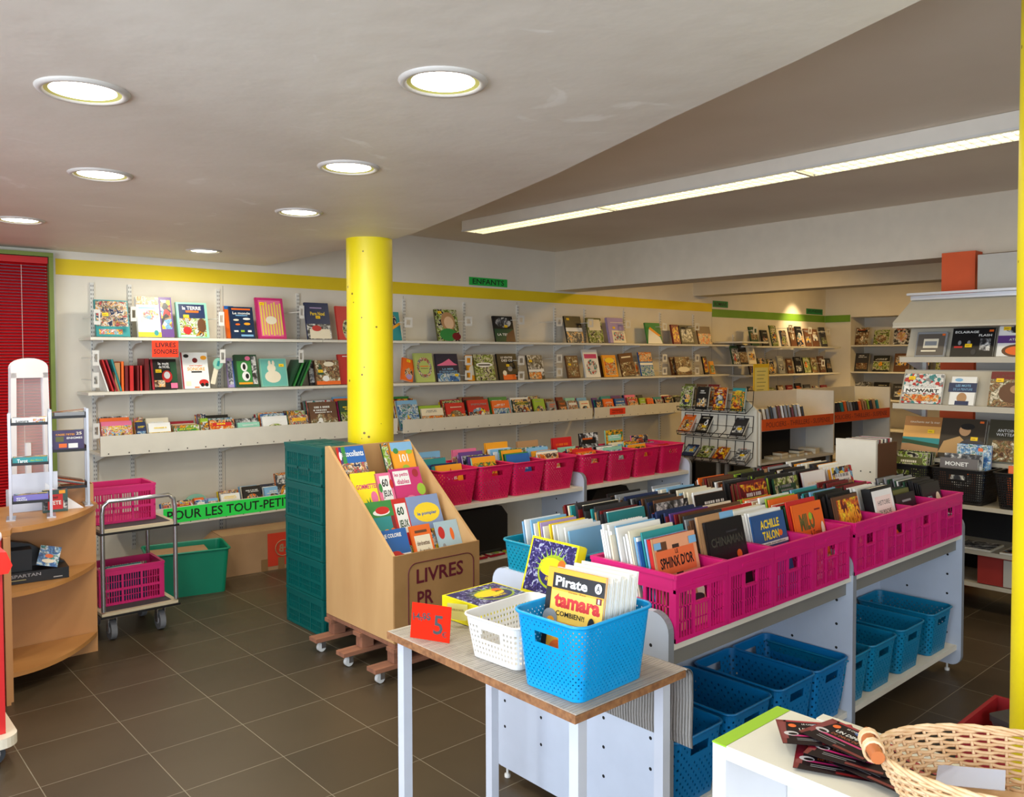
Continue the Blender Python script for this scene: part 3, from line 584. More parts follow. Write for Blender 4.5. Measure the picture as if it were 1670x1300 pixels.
wbook(920, 946, 581, ZM, 'brown cover of grey swirls'+M_, 'brown', [('r', .08, .06, .92, .94, I('wood'))], .02, grp=GM, st=(.25, .6), yb=6.17)
wbook(949, 979, 571, ZM, 'white cover with a pink title bar and ring of drawings'+M_, 'white', [('r', .08, .68, .92, .84, km('magenta')), ('e', .5, .36, .36, .28, I('dots')), ('e', .5, .36, .14, .1, mt((214, 206, 208), .4))], .02, grp=GM, yb=6.17)
wbook(975, 990, 582, ZM, 'brown edge seen behind the amber circus cover'+M_, 'brown', None, .02, grp=GM, yb=6.24)
wbook(980, 1008, 580, ZM, 'amber circus cover'+M_, 'amber', [('r', .1, .08, .9, .86, I('warm')), ('e', .5, .76, .35, .12, Y_)], .02, grp=GM, yb=6.17)
wbook(1009, 1037, 578, ZM, 'dark brown cover turned slightly right'+M_, 'brown', [('r', 0, 0, 1, .6, I('wood')), ('r', .15, .8, .85, .86, km('cream'))], .02, grp=GM, yb=6.17, tilt=-4)
wbook(1031, 1043, 591, ZM, 'small warm coloured cover between brown and blue'+M_, 'cream', [('r', .1, .1, .9, .9, I('warm'))], .02, grp=GM, yb=6.22)
wbook(1040, 1067, 575, ZM, 'blue city cover with a white band'+M_, 'blue', [('r', 0, .6, 1, 1, I('warm')), ('r', 0, .45, 1, .55, W_), ('r', 0, 0, 1, .42, I('sea'))], .02, grp=GM, yb=6.17)
wbook(1090, 1106, 583, ZM, 'brown cover behind the forest picture'+M_, 'brown', [('r', .1, .1, .9, .9, I('wood'))], .02, grp=GM, yb=6.22)
wbook(1098, 1128, 583, ZM, 'brown forest cover'+M_, 'brown', [('r', 0, 0, 1, 1, I('wood')), ('e', .5, .3, .4, .15, km('cream'))], .02, grp=GM, yb=6.17)
wbook(1143, 1156, 582, ZM, 'dark cover with pink specks near the end'+M_, 'black', [('r', .1, .1, .9, .9, I('fire'))], .02, grp=GM, yb=6.17)
wbook(1153, 1166, 590, ZM, 'small yellow cover, last'+M_, 'amber', [('r', .1, .1, .9, .7, I('moss'))], .02, grp=GM, yb=6.2)

# trays: front cover with more standing behind it
def traybooks(rows, zt, where, grp, seed, yb0=6.128, parts=True):
    r = random.Random(seed); k = 0
    for (xl, xr, yt, col, ill, n, desc) in rows:
        xa, xb = onY(xl, yt, yb0+.03), onY(xr, yt, yb0+.03); w = max(.06, xb.x-xa.x-.008); h0 = (xa.z-zt)/math.cos(R(17)); x = (xa.x+xb.x)/2
        for j in range(n):
            t = .016; c = col if j == 0 else r.choice(list(K)[:26]); h = h0 if j == 0 else h0+r.uniform(-.01, .035)
            y = yb0+j*.0225
            if y > 6.30: break
            if j == 0: lab = '%s standing at the front of the %s' % (desc, where); art = art_auto(seed*100+k, km(col), ill)
            else: lab = '%s book %s the %s' % (c.replace('_', ' '), ['', 'right behind', 'second behind', 'third behind', 'fourth behind', 'fifth behind', 'sixth behind', 'seventh behind'][j], desc); art = art_auto(seed*100+k+j*7, km(c), r.choice(list(ILL))) if h > h0+.005 else None
            book('board_book' if 'board' in grp else 'picture_book', lab, 'book', grp, w-r.uniform(0, .01), h, t, c, art, (x-.004*j, y, zt), 0, R(17), 0)
        k += 1
traybooks([(165, 217, 690, 'pink', 'candy', 3, 'pink board book box with a dog'), (221, 240, 690, 'navy', 'sea', 3, 'navy small board book'), (241, 280, 692, 'white', 'party', 3, 'white board book with a yellow spine'),
           (283, 326, 696, 'green', 'farm', 4, 'light green board book'), (328, 340, 684, 'lime', 'farm', 4, 'narrow lime board book'), (341, 384, 687, 'red', 'warm', 4, 'red board book with a pink pig'),
           (386, 425, 691, 'mint', 'party', 4, 'mint board book of farm pictures'), (427, 470, 681, 'white', 'warm', 6, 'white animal board book'), (472, 504, 679, 'amber', 'party', 4, 'amber board book of red stripes'),
           (506, 552, 658, 'brown', 'wood', 5, 'brown forest board book'), (555, 585, 655, 'dark_green', 'moss', 4, 'dark green board book by the column')], ZTR+.001, 'long left tray', 'board books in the long left tray', 31)
traybooks([(650, 684, 655, 'light_blue', 'sea', 5, 'pale blue cover of a small figure'), (687, 724, 668, 'cream', 'warm', 4, 'cream cover reading like a name'), (727, 760, 659, 'red', 'warm', 4, 'red cover with a white plate'), (764, 799, 654, 'red', 'party', 6, 'red cover with blue patch'),
           (803, 833, 655, 'orange', 'sea', 6, 'orange and blue cover'), (837, 868, 653, 'dark_green', 'night', 5, 'dark green cover with a big seven'), (871, 890, 652, 'lime', 'moss', 5, 'lime framed cover'), (893, 908, 657, 'grey', 'mono', 2, 'grey ghost cover'),
           (911, 924, 654, 'brown', 'warm', 3, 'brown narrow cover'), (926, 943, 655, 'white', 'party', 2, 'white cover with red heart'), (945, 962, 655, 'cream', 'farm', 3, 'cream cover by the tray end')], ZTR+.001, 'long middle tray', 'picture books in the long middle tray', 32)
traybooks([(972, 982, 653, 'navy', 'night', 3, 'navy narrow cover'), (984, 1001, 652, 'orange', 'party', 3, 'orange creature cover'), (1003, 1020, 651, 'blue', 'sea', 3, 'blue monster cover'), (1023, 1041, 649, 'red', 'warm', 3, 'red festive cover'), (1043, 1053, 650, 'lime', 'farm', 3, 'lime little cover'),
           (1055, 1066, 651, 'orange', 'party', 3, 'orange little cover'), (1068, 1082, 652, 'dark_grey', 'mono', 3, 'dark grey cover'), (1084, 1098, 648, 'black', 'night', 3, 'black cover by the rack'), (1100, 1112, 648, 'black', 'mono', 3, 'last black cover')], ZTR+.001, 'carded right tray', 'picture books in the carded right tray', 33)
traybooks([(262, 280, 822, 'white', 'party', 2, 'white baby book at the left end'), (284, 315, 821, 'crimson', 'candy', 2, 'crimson baby book pack'), (318, 336, 818, 'white', 'sea', 2, 'white baby book'), (338, 356, 815, 'light_blue', 'party', 3, 'pale blue baby book'), (359, 392, 808, 'white', 'farm', 3, 'white baby book with yellow field'),
           (395, 427, 796, 'black', 'warm', 3, 'black baby book with pumpkins'), (430, 462, 797, 'light_blue', 'party', 3, 'light blue baby book of small pictures'), (452, 480, 778, 'navy', 'mono', 2, 'tall navy framed baby book')], ZG+.001, 'low baby tray', 'baby board books in the low tray', 34)
for (px, py, col, lab) in [(322, 803, 'mint', 'round mint green board book disc standing in the low baby tray'), (385, 800, 'orange', 'round orange board book disc standing in the low baby tray')]:
    p = onY(px, py, 6.25); m = MB(); m.prism([(math.cos(a*PI/12)*.085, .065+math.sin(a*PI/12)*.065) for a in range(24)], -.008, .008, km(col), 'y'); m.prism([(math.cos(a*PI/12)*.05, .065+math.sin(a*PI/12)*.035) for a in range(24)], -.009, -.008, ILL['farm'], 'y')
    o = m.build('round_board_book', loc=(p.x, 6.27, ZG+.03), rot=(R(-10), 0, 0)); tag(o, lab, 'book')

# ================================================================== CONTAINERS
def basket_meshes(w0, d0, w1, d1, h, col, pitch=.011, style='rattan', hside='x', hz=(.70, .84), r=.03, rim=.008, hl=.095):
    """perforated plastic basket, top w1 x d1; handle openings on the two faces whose normal is hside"""
    per = 2*(w1+d1); nc = int(per/pitch/2)*4; nr = int(h/pitch)*2
    top = rrect(w1, d1, r, 6); bot = rrect(w0, d0, r*.8, 6)
    def resample(poly, n):
        L = [0]
        for i in range(len(poly)): a, b_ = poly[i], poly[(i+1) % len(poly)]; L.append(L[-1]+math.hypot(b_[0]-a[0], b_[1]-a[1]))
        out = []; j = 0
        for k in range(n):
            s = L[-1]*k/n
            while L[j+1] < s: j += 1
            f = (s-L[j])/(L[j+1]-L[j]+1e-9); a, b_ = poly[j], poly[(j+1) % len(poly)]; out.append((a[0]+(b_[0]-a[0])*f, a[1]+(b_[1]-a[1])*f))
        return out
    T, B = resample(top, nc), resample(bot, nc); vs = []; fs = []
    for i in range(nr+1):
        f = i/nr
        for k in range(nc): vs.append((B[k][0]+(T[k][0]-B[k][0])*f, B[k][1]+(T[k][1]-B[k][1])*f, h*f))
    for i in range(nr):
        f = (i+.5)/nr
        for k in range(nc):
            x = (vs[i*nc+k][0]+vs[i*nc+(k+1) % nc][0])/2; y = (vs[i*nc+k][1]+vs[i*nc+(k+1) % nc][1])/2
            if hside == 'x' and abs(y) < hl/2 and abs(x) > w0*.4 and hz[0] < f < hz[1]: continue
            if hside == 'y' and abs(x) < hl/2 and abs(y) > d0*.4 and hz[0] < f < hz[1]: continue
            hole = False
            if 2 <= i < nr-3:
                nearh = ((hside == 'x' and abs(y) < hl/2+.012 and abs(x) > w0*.4) or (hside == 'y' and abs(x) < hl/2+.012 and abs(y) > d0*.4)) and hz[0]-.08 < f < hz[1]+.06
                if style == 'square': hole = i % 2 == 0 and k % 2 == 0 and not nearh
                else: hole = i % 2 == 0 and (k+(i//2 % 2)*2) % 4 == 0 and not nearh
            if hole: continue
            fs.append((i*nc+k, i*nc+(k+1) % nc, (i+1)*nc+(k+1) % nc, (i+1)*nc+k))
    m = MB(); m.add(vs, fs, col, None, False); m.add([(p[0], p[1], .001) for p in B], [tuple(range(nc))], col)
    body = m
    rm = MB(); rm.tube([(p[0], p[1], h) for p in rrect(w1+rim, d1+rim, r+rim/2, 5)], rim*.62, col, 6, True)
    return body, rm
_CT = {}
def basket(key, label, cat, grp, loc, rz=0, **kw):
    if key not in _CT:
        b, rm = basket_meshes(**kw); o = b.build('storage_basket', solid=.0022); link('rim', (lambda q: (q.data, bpy.data.objects.remove(q))[0])(rm.build('rim')), o); _CT[key] = o
    else: o = copy_tree(_CT[key])
    o.location = loc; o.rotation_euler = (0, 0, rz); return tag(o, label, cat, grp)

def fold_crate(key, label, grp, loc, w, d, h, col, rows=1, rz=0, cat='crate', lid=False):
    """folding lattice crate: rim band, corner posts, slatted windows, moulded hand grips"""
    if key in _CT: o = copy_tree(_CT[key])
    else:
        def wall(m, L, place):
            # place(a, b, z0, z1, t): box from a to b along the wall, thickness t
            rimh = .046 if rows == 1 else .03
            place(m, -L/2, L/2, 0, .014, .010); place(m, -L/2, L/2, h-rimh-.012, h-rimh, .010)
            for x in (-L/2+.009, L/2-.009): place(m, x-.009, x+.009, 0, h-rimh-.0005, .0112)
            ncol = 3; pw = .012; iw = (L-.036-(ncol-1)*pw)/ncol; zt = h-rimh-.012
            lev = [(.014, zt)] if rows == 1 else [(.014, zt/2-.006), (zt/2+.006, zt)]
            if rows == 2: place(m, -L/2, L/2, zt/2-.007, zt/2+.007, .009)
            for c in range(ncol):
                xa = -L/2+.018+c*(iw+pw)
                if c < ncol-1: place(m, xa+iw, xa+iw+pw, 0, zt, .009)
                for (za, zb) in lev:
                    if rows == 1 and c == 1: za2 = zb-.045; place(m, xa, xa+iw, za2-.008, za2, .014); zb = za2-.008   # grip bar, open above
                    ns = max(3, int(iw/.0125))
                    for s in range(1, ns): place(m, xa+iw*s/ns-.0022, xa+iw*s/ns+.0022, za, zb, .004)
                    nz = max(2, int((zb-za)/.038))
                    for s in range(1, nz): place(m, xa, xa+iw, za+(zb-za)*s/nz-.002, za+(zb-za)*s/nz+.002, .004)
        m = MB()
        for sgn in (-1, 1):
            wall(m, w, lambda m, a, b_, z0, z1, t: m.box(a, sgn*(d/2-.006)-t/2, z0, b_, sgn*(d/2-.006)+t/2, z1, col))
            wall(m, d-.02, lambda m, a, b_, z0, z1, t: m.box(sgn*(w/2-.006)-t/2, a, z0, sgn*(w/2-.006)+t/2, b_, z1, col))
        o = m.build('folding_crate'); o['thing'] = 0; del o['thing']
        m = MB(); rimh = .046 if rows == 1 else .03
        for sgn in (-1, 1):
            m.box(-w/2, sgn*(d/2-.006)-.006, h-rimh, w/2, sgn*(d/2-.006)+.006, h, col); m.box(-w/2-.002, sgn*(d/2)-.003, h-.012, w/2+.002, sgn*(d/2)+.003, h+.001, col); m.box(-w/2, sgn*(d/2)-.002, h-rimh, w/2, sgn*(d/2)+.002, h-rimh+.005, col)
            m.box(sgn*(w/2-.0062)-.006, -d/2+.0125, h-rimh, sgn*(w/2-.0062)+.006, d/2-.0125, h-.0003, col); m.box(sgn*(w/2)-.003, -d/2+.0035, h-.012, sgn*(w/2)+.0025, d/2-.0035, h+.0007, col)
            m.box(-.06, sgn*(d/2)-.003, h-.034, .06, sgn*(d/2)+.003, h-.024, col)
        m.build('rim', o)
        MB().box(-w/2+.008, -d/2+.008, .002, w/2-.008, d/2-.008, .006, col).build('base', o)
        if lid:
            m = MB(); m.box(-w/2-.004, -d/2-.004, h+.001, w/2+.004, d/2+.004, h+.012, col)
            for i in range(2):
                for j in range(3): m.box(-w/2+.02+i*(w/2-.015), -d/2+.02+j*(d/3-.006), h+.012, -w/2+i*(w/2-.015)+w/2-.015, -d/2+j*(d/3-.006)+d/3-.012, h+.0145, col)
            m.build('lid', o)
        _CT[key] = o
    o.location = loc; o.rotation_euler = (0, 0, rz); return tag(o, label, cat, grp)

# ================================================================== GONDOLAS
def gondola(label, panels, y0, y1, zshelf, zlow, double, cat='shelving unit', backs=None, closed=0):
    t = thing('gondola_shelving', label, cat, (0, 0, 0))
    for px in panels:
        for (ya, yb) in (((y0, (y0+y1)/2-.001), ((y0+y1)/2+.001, y1)) if double else ((y0, y1),)):
            front = ya if ya == y0 else yb; other = yb if ya == y0 else ya; s = 1 if front < other else -1
            poly = []
            def arc(cy, cz, a0, a1, r=.05):
                for i in range(7): a = R(a0+(a1-a0)*i/6); poly.append((front+s*(cy-math.cos(a)*r), cz+math.sin(a)*r))
            arc(.05, .09, -90, 0); arc(.06, .75, 0, 90, .06); poly.append((other, .81)); poly.append((other, .04))
            m = MB(); m.prism(poly, px-.0125, px+.0125, BOARDG, 'x')
            # grey edging band round the rim
            q = [(p[0], p[1]) for p in poly[:-2]]
            for i in range(len(q)-1):
                (a1, b1), (a2, b2) = q[i], q[i+1]; nx, nz = (b2-b1), -(a2-a1); L = math.hypot(nx, nz) or 1; nx, nz = nx/L*.0015, nz/L*.0015
                if (nx*s) > 0 or (abs(nx) < 1e-6 and nz < 0): nx, nz = -nx, -nz
                m.hexa([(px-.013, a1, b1), (px+.013, a1, b1), (px+.013, a1+nx, b1+nz), (px-.013, a1+nx, b1+nz), (px-.013, a2, b2), (px+.013, a2, b2), (px+.013, a2+nx, b2+nz), (px-.013, a2+nx, b2+nz)], EDGEG)
            for zz in [.2+.1*i for i in range(6)]:
                for yy in (.07, .27):
                    for sx in (-1, 1): m.disc((px+sx*.0128, front+s*yy, zz), .006, DARK, 10, 'x')
            m.build('end_panel', t)
        MB().lathe([(.012, 0), (.012, .012), (.005, .014), (.005, .05)], METALW, 10, (px, y0+.07)).lathe([(.012, 0), (.012, .012), (.005, .014), (.005, .05)], METALW, 10, (px, y1-.07)).build('levelling_foot', t)
    for a, b_ in zip(panels, panels[1:]):
        a, b_ = a+.0135, b_-.0135
        if double:
            MB().box(a, y0+.008, zshelf-.025, b_, (y0+y1)/2-.012, zshelf, BOARD).build('top_shelf', t); MB().box(a, (y0+y1)/2+.012, zshelf-.025, b_, y1-.008, zshelf, BOARD).build('top_shelf', t)
            MB().box(a, y0+.02, zlow-.025, b_, (y0+y1)/2-.012, zlow, BOARD).build('low_shelf', t)
            MB().box(a, (y0+y1)/2-.01, .25, b_, (y0+y1)/2+.01, .66, BOARDG).build('back_board', t)
            MB().box(a, y0+.03, zshelf-.085, b_, y0+.045, zshelf-.026, mt((120, 118, 112), .6)).build('cross_rail', t)
        else:
            MB().box(a, y0+.008, zshelf-.025, b_, y1, zshelf, BOARD).build('top_shelf', t)
            MB().box(a, y0+.02, zlow-.025, b_, y1, zlow, BOARD).build('low_shelf', t)
            MB().box(a+.45, y1-.02, zlow, b_, y1, zshelf-.03, BOARD).build('back_board', t)
    return t
gondola('low white double-sided gondola holding the pink lattice crates of comics', [2.068, 3.29, 4.46], 1.575, 2.42, .715, .145, True)
gondola('low white gondola behind, holding the row of pink woven baskets', [2.95, 4.155, 5.365], 3.9, 4.34, .715, .36, False)
# dark boxes standing open under the rear gondola
for i, (a, b_) in enumerate(((3.05, 3.5), (4.3, 4.72))):
    t = thing('black_storage_box', 'black box under the rear white gondola, %s bay' % ('left' if i == 0 else 'right'), 'box', ((a+b_)/2, 4.12, .362), 0, 'black boxes under the rear gondola')
    m = MB(); hw = (b_-a)/2; m.prism([(-hw, 0), (hw, 0), (hw, .24), (hw-.05, .30), (-hw+.05, .30), (-hw, .24)], -.15, .15, BLACKM, 'y'); m.build('body', t); MB().box(-hw+.06, -.152, .02, hw-.06, -.15, .03, mt((40, 40, 44), .5)).build('seam', t)

# ---- pink lattice crates with comics on the front gondola
PK = mt((206, 26, 112), .32); PKD = mt((206, 24, 92), .35)
CRX = [2.226, 2.513, 2.800, 3.087, 3.42, 3.706, 3.992, 4.278]
CN = ['nearest', 'second nearest', 'third nearest', 'fourth nearest', 'fifth nearest', 'sixth nearest', 'seventh nearest', 'farthest']
CY0 = 1.568
for i, x in enumerate(CRX):
    fold_crate('pinkfront', 'pink lattice crate of comics, %s in the front row on the gondola' % CN[i], 'pink lattice crates on the gondola', (x, CY0+.18, .716), .285, .36, .215, PK)
for i, x in enumerate(CRX[1:]):
    fold_crate('pinkfront', 'pink lattice crate of comics, %s in the rear row of the gondola' % CN[i], 'pink lattice crates on the gondola', (x, 2.215, .716), .285, .36, .215, PK)
def pack(x, yf, z, w, h, fronts, rest, where, grp, n, seed, lean=13, kind='comic_album', pitch=.0105, t=.0080, jit=.012, cat='comic', hj=.012, paper=None, face=0.0, ymax=None, artp=0.0):
    """albums packed one behind another in a crate; fronts have covers, the rest show edges"""
    r = random.Random(seed); y = yf
    ca, sa = math.cos(face), math.sin(face)
    for j in range(n):
        xo = r.uniform(-jit, jit); loc = (x+xo*ca-(y-yf)*sa, yf+(y-yf)*ca+xo*sa, z)
        if j < len(fronts):
            lab, col, art, st = fronts[j][:4]; tt = fronts[j][4] if len(fronts[j]) > 4 else t
            hh = h if len(fronts[j]) < 6 else fronts[j][5]
            book(kind, lab, cat, grp, w-.01*(j > 0), hh, tt, col, art, loc, face, R(lean), 0, st, tt > .012, paper); y += tt/math.cos(R(lean))+.003
        else:
            c = r.choice(rest) if not callable(rest) else rest(j); cn = c if isinstance(c, str) else 'plain'
            book(kind, '%s %s packed on edge in the %s' % (cn.replace('_', ' '), 'comic album' if cat == 'comic' else cat, where), cat, grp, w-r.choice((0, .01, .02)), h+r.choice((-hj, 0, 0, hj)), t, c, (art_auto(seed*60+j, km(c), r.choice(list(ILL))) if r.random() < artp else None), loc, face, R(lean), 0, None, t > .012, paper); y += pitch
        if ymax and y > ymax: break
def T_(s, u, v, W, H, k, b=.02): return ('t', s, u, v, W, H, km(k) if isinstance(k, str) else k, b)
G_ = 'comics packed in the %s pink crate'
zc = .724
white_mix = ['white']*7+['light_blue', 'cream']
def restA(j): return ['red', 'red', 'light_blue', 'teal', 'blue'][j-1] if j < 6 else white_mix[j % 9]
AX = CRX[0]
pack(AX, CY0+.05, zc, .226, .305, [('orange desert comic with a black lettered title band in the nearest pink crate', 'tan',
     [('r', 0, 0, 1, 1, mt((226, 160, 120), .35)), ('r', .06, 0, .3, .95, km('brown')), ('r', .42, .0, .58, .9, mt((60, 40, 34), .4)), ('r', .02, .60, .92, .86, mt((226, 110, 62), .35)), T_('LE', .5, .825, .07, .045, 'black'), T_('SPHINX D\'OR', .48, .725, .78, .12, 'black', .03), ('r', .0, .88, .16, .95, km('light_blue')), ('r', .82, .87, 1, .95, km('light_blue')), ('e', .62, .46, .07, .05, km('amber')), ('e', .9, .36, .09, .08, km('cream')), ('e', .55, .3, .14, .05, km('olive')), ('e', .8, .28, .16, .05, km('dark_grey'))], None)],
     restA, 'nearest pink crate', G_ % 'nearest', 30, 51, ymax=1.855)
pack(CRX[1], CY0+.06, zc, .226, .315, [('black comic cover with a dim red figure in the second nearest crate', 'black', [T_('CHINAMAN', .5, .76, .86, .1, mt((60, 60, 50), .5)), ('r', .5, .84, .8, .86, km('dark_grey')), ('e', .45, .3, .17, .2, km('dark_red')), ('e', .45, .45, .08, .08, km('brown')), ('e', .76, .58, .07, .05, km('orange'))], None, .012),
     ('brown and blue comic just behind the black one in the second nearest crate', 'tan', [('r', 0, .55, .6, .98, km('tan')), ('r', .6, .7, 1, 1, km('light_blue'))], None, .012, .335)], ['black', 'dark_grey', 'navy', 'dark_red', 'purple', 'dark_grey', 'brown', 'grey'], 'second nearest pink crate', G_ % 'second nearest', 30, 52, ymax=1.855)
pack(CRX[2], CY0+.055, zc, .226, .30, [('blue comic with yellow lettering in the third nearest crate', mt((44, 84, 136), .35), [T_('ACHILLE', .52, .87, .58, .11, 'yellow', .03), T_('TALON', .5, .73, .5, .11, 'yellow', .03), ('e', .8, .73, .06, .04, km('orange')), ('r', 0, .61, 1, .65, W_), T_('le monde merveilleux', .5, .63, .8, .025, 'black', 0), ('e', .3, .2, .2, .15, km('light_blue'))], None)],
     lambda j: 'white' if j < 9 else ['brown', 'red', 'orange', 'cream', 'dark_red', 'tan'][j % 6], 'third nearest pink crate', G_ % 'third nearest', 30, 53, ymax=1.855)
pack(CRX[3], CY0+.055, zc, .226, .305, [('bright orange comic with a green scrawled title in the fourth crate', 'orange', [T_('MILO', .42, .76, .5, .22, 'olive', .05), ('e', .55, .82, .06, .05, km('lime')), ('r', .72, .88, .92, .9, km('dark_red')), T_('& Zombie', .66, .60, .4, .07, 'dark_red', .0), ('e', .75, .36, .14, .07, km('amber')), ('r', 0, 0, 1, .3, I('warm')), ('e', .9, .6, .06, .12, km('cream'))], None)],
     ['tan', 'white', 'cream', 'orange', 'red', 'lime', 'dark_green', 'grey'], 'fourth nearest pink crate', G_ % 'fourth nearest', 30, 54, ymax=1.855)
pack(CRX[4], CY0+.05, zc, .22, .30, [('glowing orange fantasy comic in the fifth crate', 'brown', [('r', .12, .3, 1, .95, I('fire')), T_('TAMIS', .55, .70, .8, .24, 'amber', .03), ('r', .05, .0, 1, .3, km('orange'))], None)],
     lambda j: 'black' if j < 8 else ['dark_green', 'teal', 'light_blue', 'dark_grey'][j % 4], 'fifth nearest pink crate', G_ % 'fifth nearest', 30, 55, ymax=1.855)
pack(CRX[5], CY0+.05, zc, .21, .30, [('thick comic with a white price card on its cover in the sixth crate', 'black', [('r', .0, .45, .95, .95, W_), ('r', .1, .52, .85, .86, mt((236, 214, 206), .5)), T_('HISTOIRE', .48, .76, .56, .07, 'dark_grey', 0), T_('DE POCHE', .48, .62, .56, .07, 'dark_grey', 0), ('e', .55, .2, .35, .18, km('orange'))], None, .045)],
     lambda j: 'white' if j < 5 else ['red', 'dark_red', 'black', 'brown'][j % 4], 'sixth nearest pink crate', G_ % 'sixth nearest', 30, 56, ymax=1.855)
pack(CRX[6], CY0+.05, zc, .21, .245, [('dark comic with a peach panel in the seventh crate', 'black', [('r', .05, 0, 1, .72, mt((240, 170, 120), .4)), ('r', .3, .84, .75, .88, km('grey')), ('e', .5, .4, .2, .12, km('tan'))], None)],
     ['black', 'dark_grey', 'grey', 'olive', 'brown', 'dark_green'], 'seventh nearest pink crate', G_ % 'seventh nearest', 30, 57, ymax=1.855)
pack(CRX[7], CY0+.05, zc, .22, .265, [('dark comic with a blue patch and yellow moon in the farthest crate', 'black', [('r', 0, .2, .5, .75, I('sea')), ('e', .8, .6, .14, .2, km('cream')), ('e', .75, .3, .1, .1, km('yellow'))], None)],
     lambda j: 'black' if j < 7 else ['grey', 'dark_grey', 'white', 'dark_green'][j % 4], 'farthest pink crate', G_ % 'farthest', 30, 58, ymax=1.855)
RR = 'rear row crate, %s from the left'; RG = 'comics in the rear row, %s crate from the left'
pals = [['teal', 'cream', 'dark_red', 'dark_grey', 'black', 'tan', 'white', 'brown', 'dark_grey'], ['black', 'dark_grey', 'navy', 'grey', 'brown', 'dark_grey'], ['black', 'white', 'cream', 'grey', 'brown', 'light_blue'], ['dark_red', 'brown', 'white', 'black', 'brown', 'orange', 'dark_grey'],
        ['dark_green', 'black', 'dark_grey', 'olive', 'black', 'lime', 'black'], ['white', 'black', 'dark_red', 'grey', 'black', 'tan'], ['white', 'cream', 'amber', 'white', 'dark_grey', 'white'], ]
for i, x in enumerate(CRX[1:]):
    pack(x, 2.075, zc, .22, .29 if i < 3 else .30, [('%s cover at the front of the %s' % (pals[i][0].replace('_', ' '), RR % ORD[i]), pals[i][0], art_auto(700+i, km(pals[i][0]), ['jungle', 'mono', 'warm', 'fire', 'moss', 'mono', 'town'][i]), None)], pals[i], RR % ORD[i], RG % ORD[i], 30, 80+i, lean=12, ymax=2.33)
pack(AX+.0, 2.075, zc, .2, .285, [], ['white'], 'gap behind the nearest crate', 'comics behind the nearest crate', 1, 90)

TEAL = mt((0, 132, 158), .3); TEALD = mt((0, 118, 158), .35); BLUEB = mt((0, 150, 214), .3); PINKB = mt((206, 18, 80), .38)
# teal basket at the end of the rear row, full of pale thin booklets
basket('teal_end', 'teal woven basket of pale thin booklets at the near gondola corner', 'basket', None, (2.20, 2.165, .716), 0, w0=.25, d0=.36, w1=.285, d1=.40, h=.205, col=TEAL, hside='y')
def restT(j): return ['light_blue', 'white', 'light_blue', 'white', 'white', 'yellow', 'white', 'lilac', 'yellow', 'white'][j % 10]
r_ = random.Random(5)
for j in range(13):
    c = restT(j)
    book('thin_booklet', '%s thin booklet standing in the teal woven basket' % c.replace('_', ' '), 'booklet', 'thin booklets in the teal basket', .19, .27 if j % 3 else .26, .007, c, None, (2.235+r_.uniform(-.008, .008), 2.045+j*.0205, zc), 0, R(11), 0, None, False)

# blue boxes and lower shelf of the front gondola
LT = 'teal plastic baskets on the low gondola shelf'
for i, x in enumerate((3.375, 3.63, 3.93, 4.27)):
    basket('lowteal', 'teal woven basket on the low shelf of the far bay, %s from the left' % ORD[i], 'basket', LT, (x, 1.785, .147), 0, w0=.2, d0=.33, w1=.245, d1=.375, h=.21, col=TEALD, pitch=.013, hside='y')
for i, x in enumerate((2.24, 2.55, 2.86, 3.13)):
    basket('lowblue', 'deep blue basket on the low shelf of the near bay, %s from the left' % ORD[i], 'basket', LT, (x, 1.775, .147), 0, w0=.225, d0=.33, w1=.265, d1=.38, h=.235, col=mt((0, 112, 172), .35), pitch=.016, hside='y')
for i, x in enumerate((2.72, 3.03)):
    basket('lowblue', 'deep blue basket pushed deep into the near bay, %s' % ('left' if i == 0 else 'right'), 'basket', LT, (x-.15, 2.215, .147), 0)
MB_ = MB().box(2.12, 2.0, .12, 3.27, 2.4, .145, BOARD); o = MB_.build('rear_low_shelf'); tag(o, 'white low shelf board on the hidden side of the gondola', 'shelf')
t = thing('cardboard_tray', 'small red tray of books on the far low shelf behind teal baskets', 'tray', (3.5, 2.08, .147)); MB().box(-.12, -.09, 0, .12, .09, .012, RD).box(-.12, -.09, 0, -.108, .09, .12, RD).box(.108, -.09, 0, .12, .09, .12, RD).build('tray', t)
for j, c in enumerate(('teal', 'blue', 'red', 'navy')): book('comic_album', '%s comic standing in the small red tray on the low shelf' % c, 'comic', 'comics in the small red tray', .16, .24, .01, c, None, (3.5, 2.03+j*.022, .16), 0, R(15))

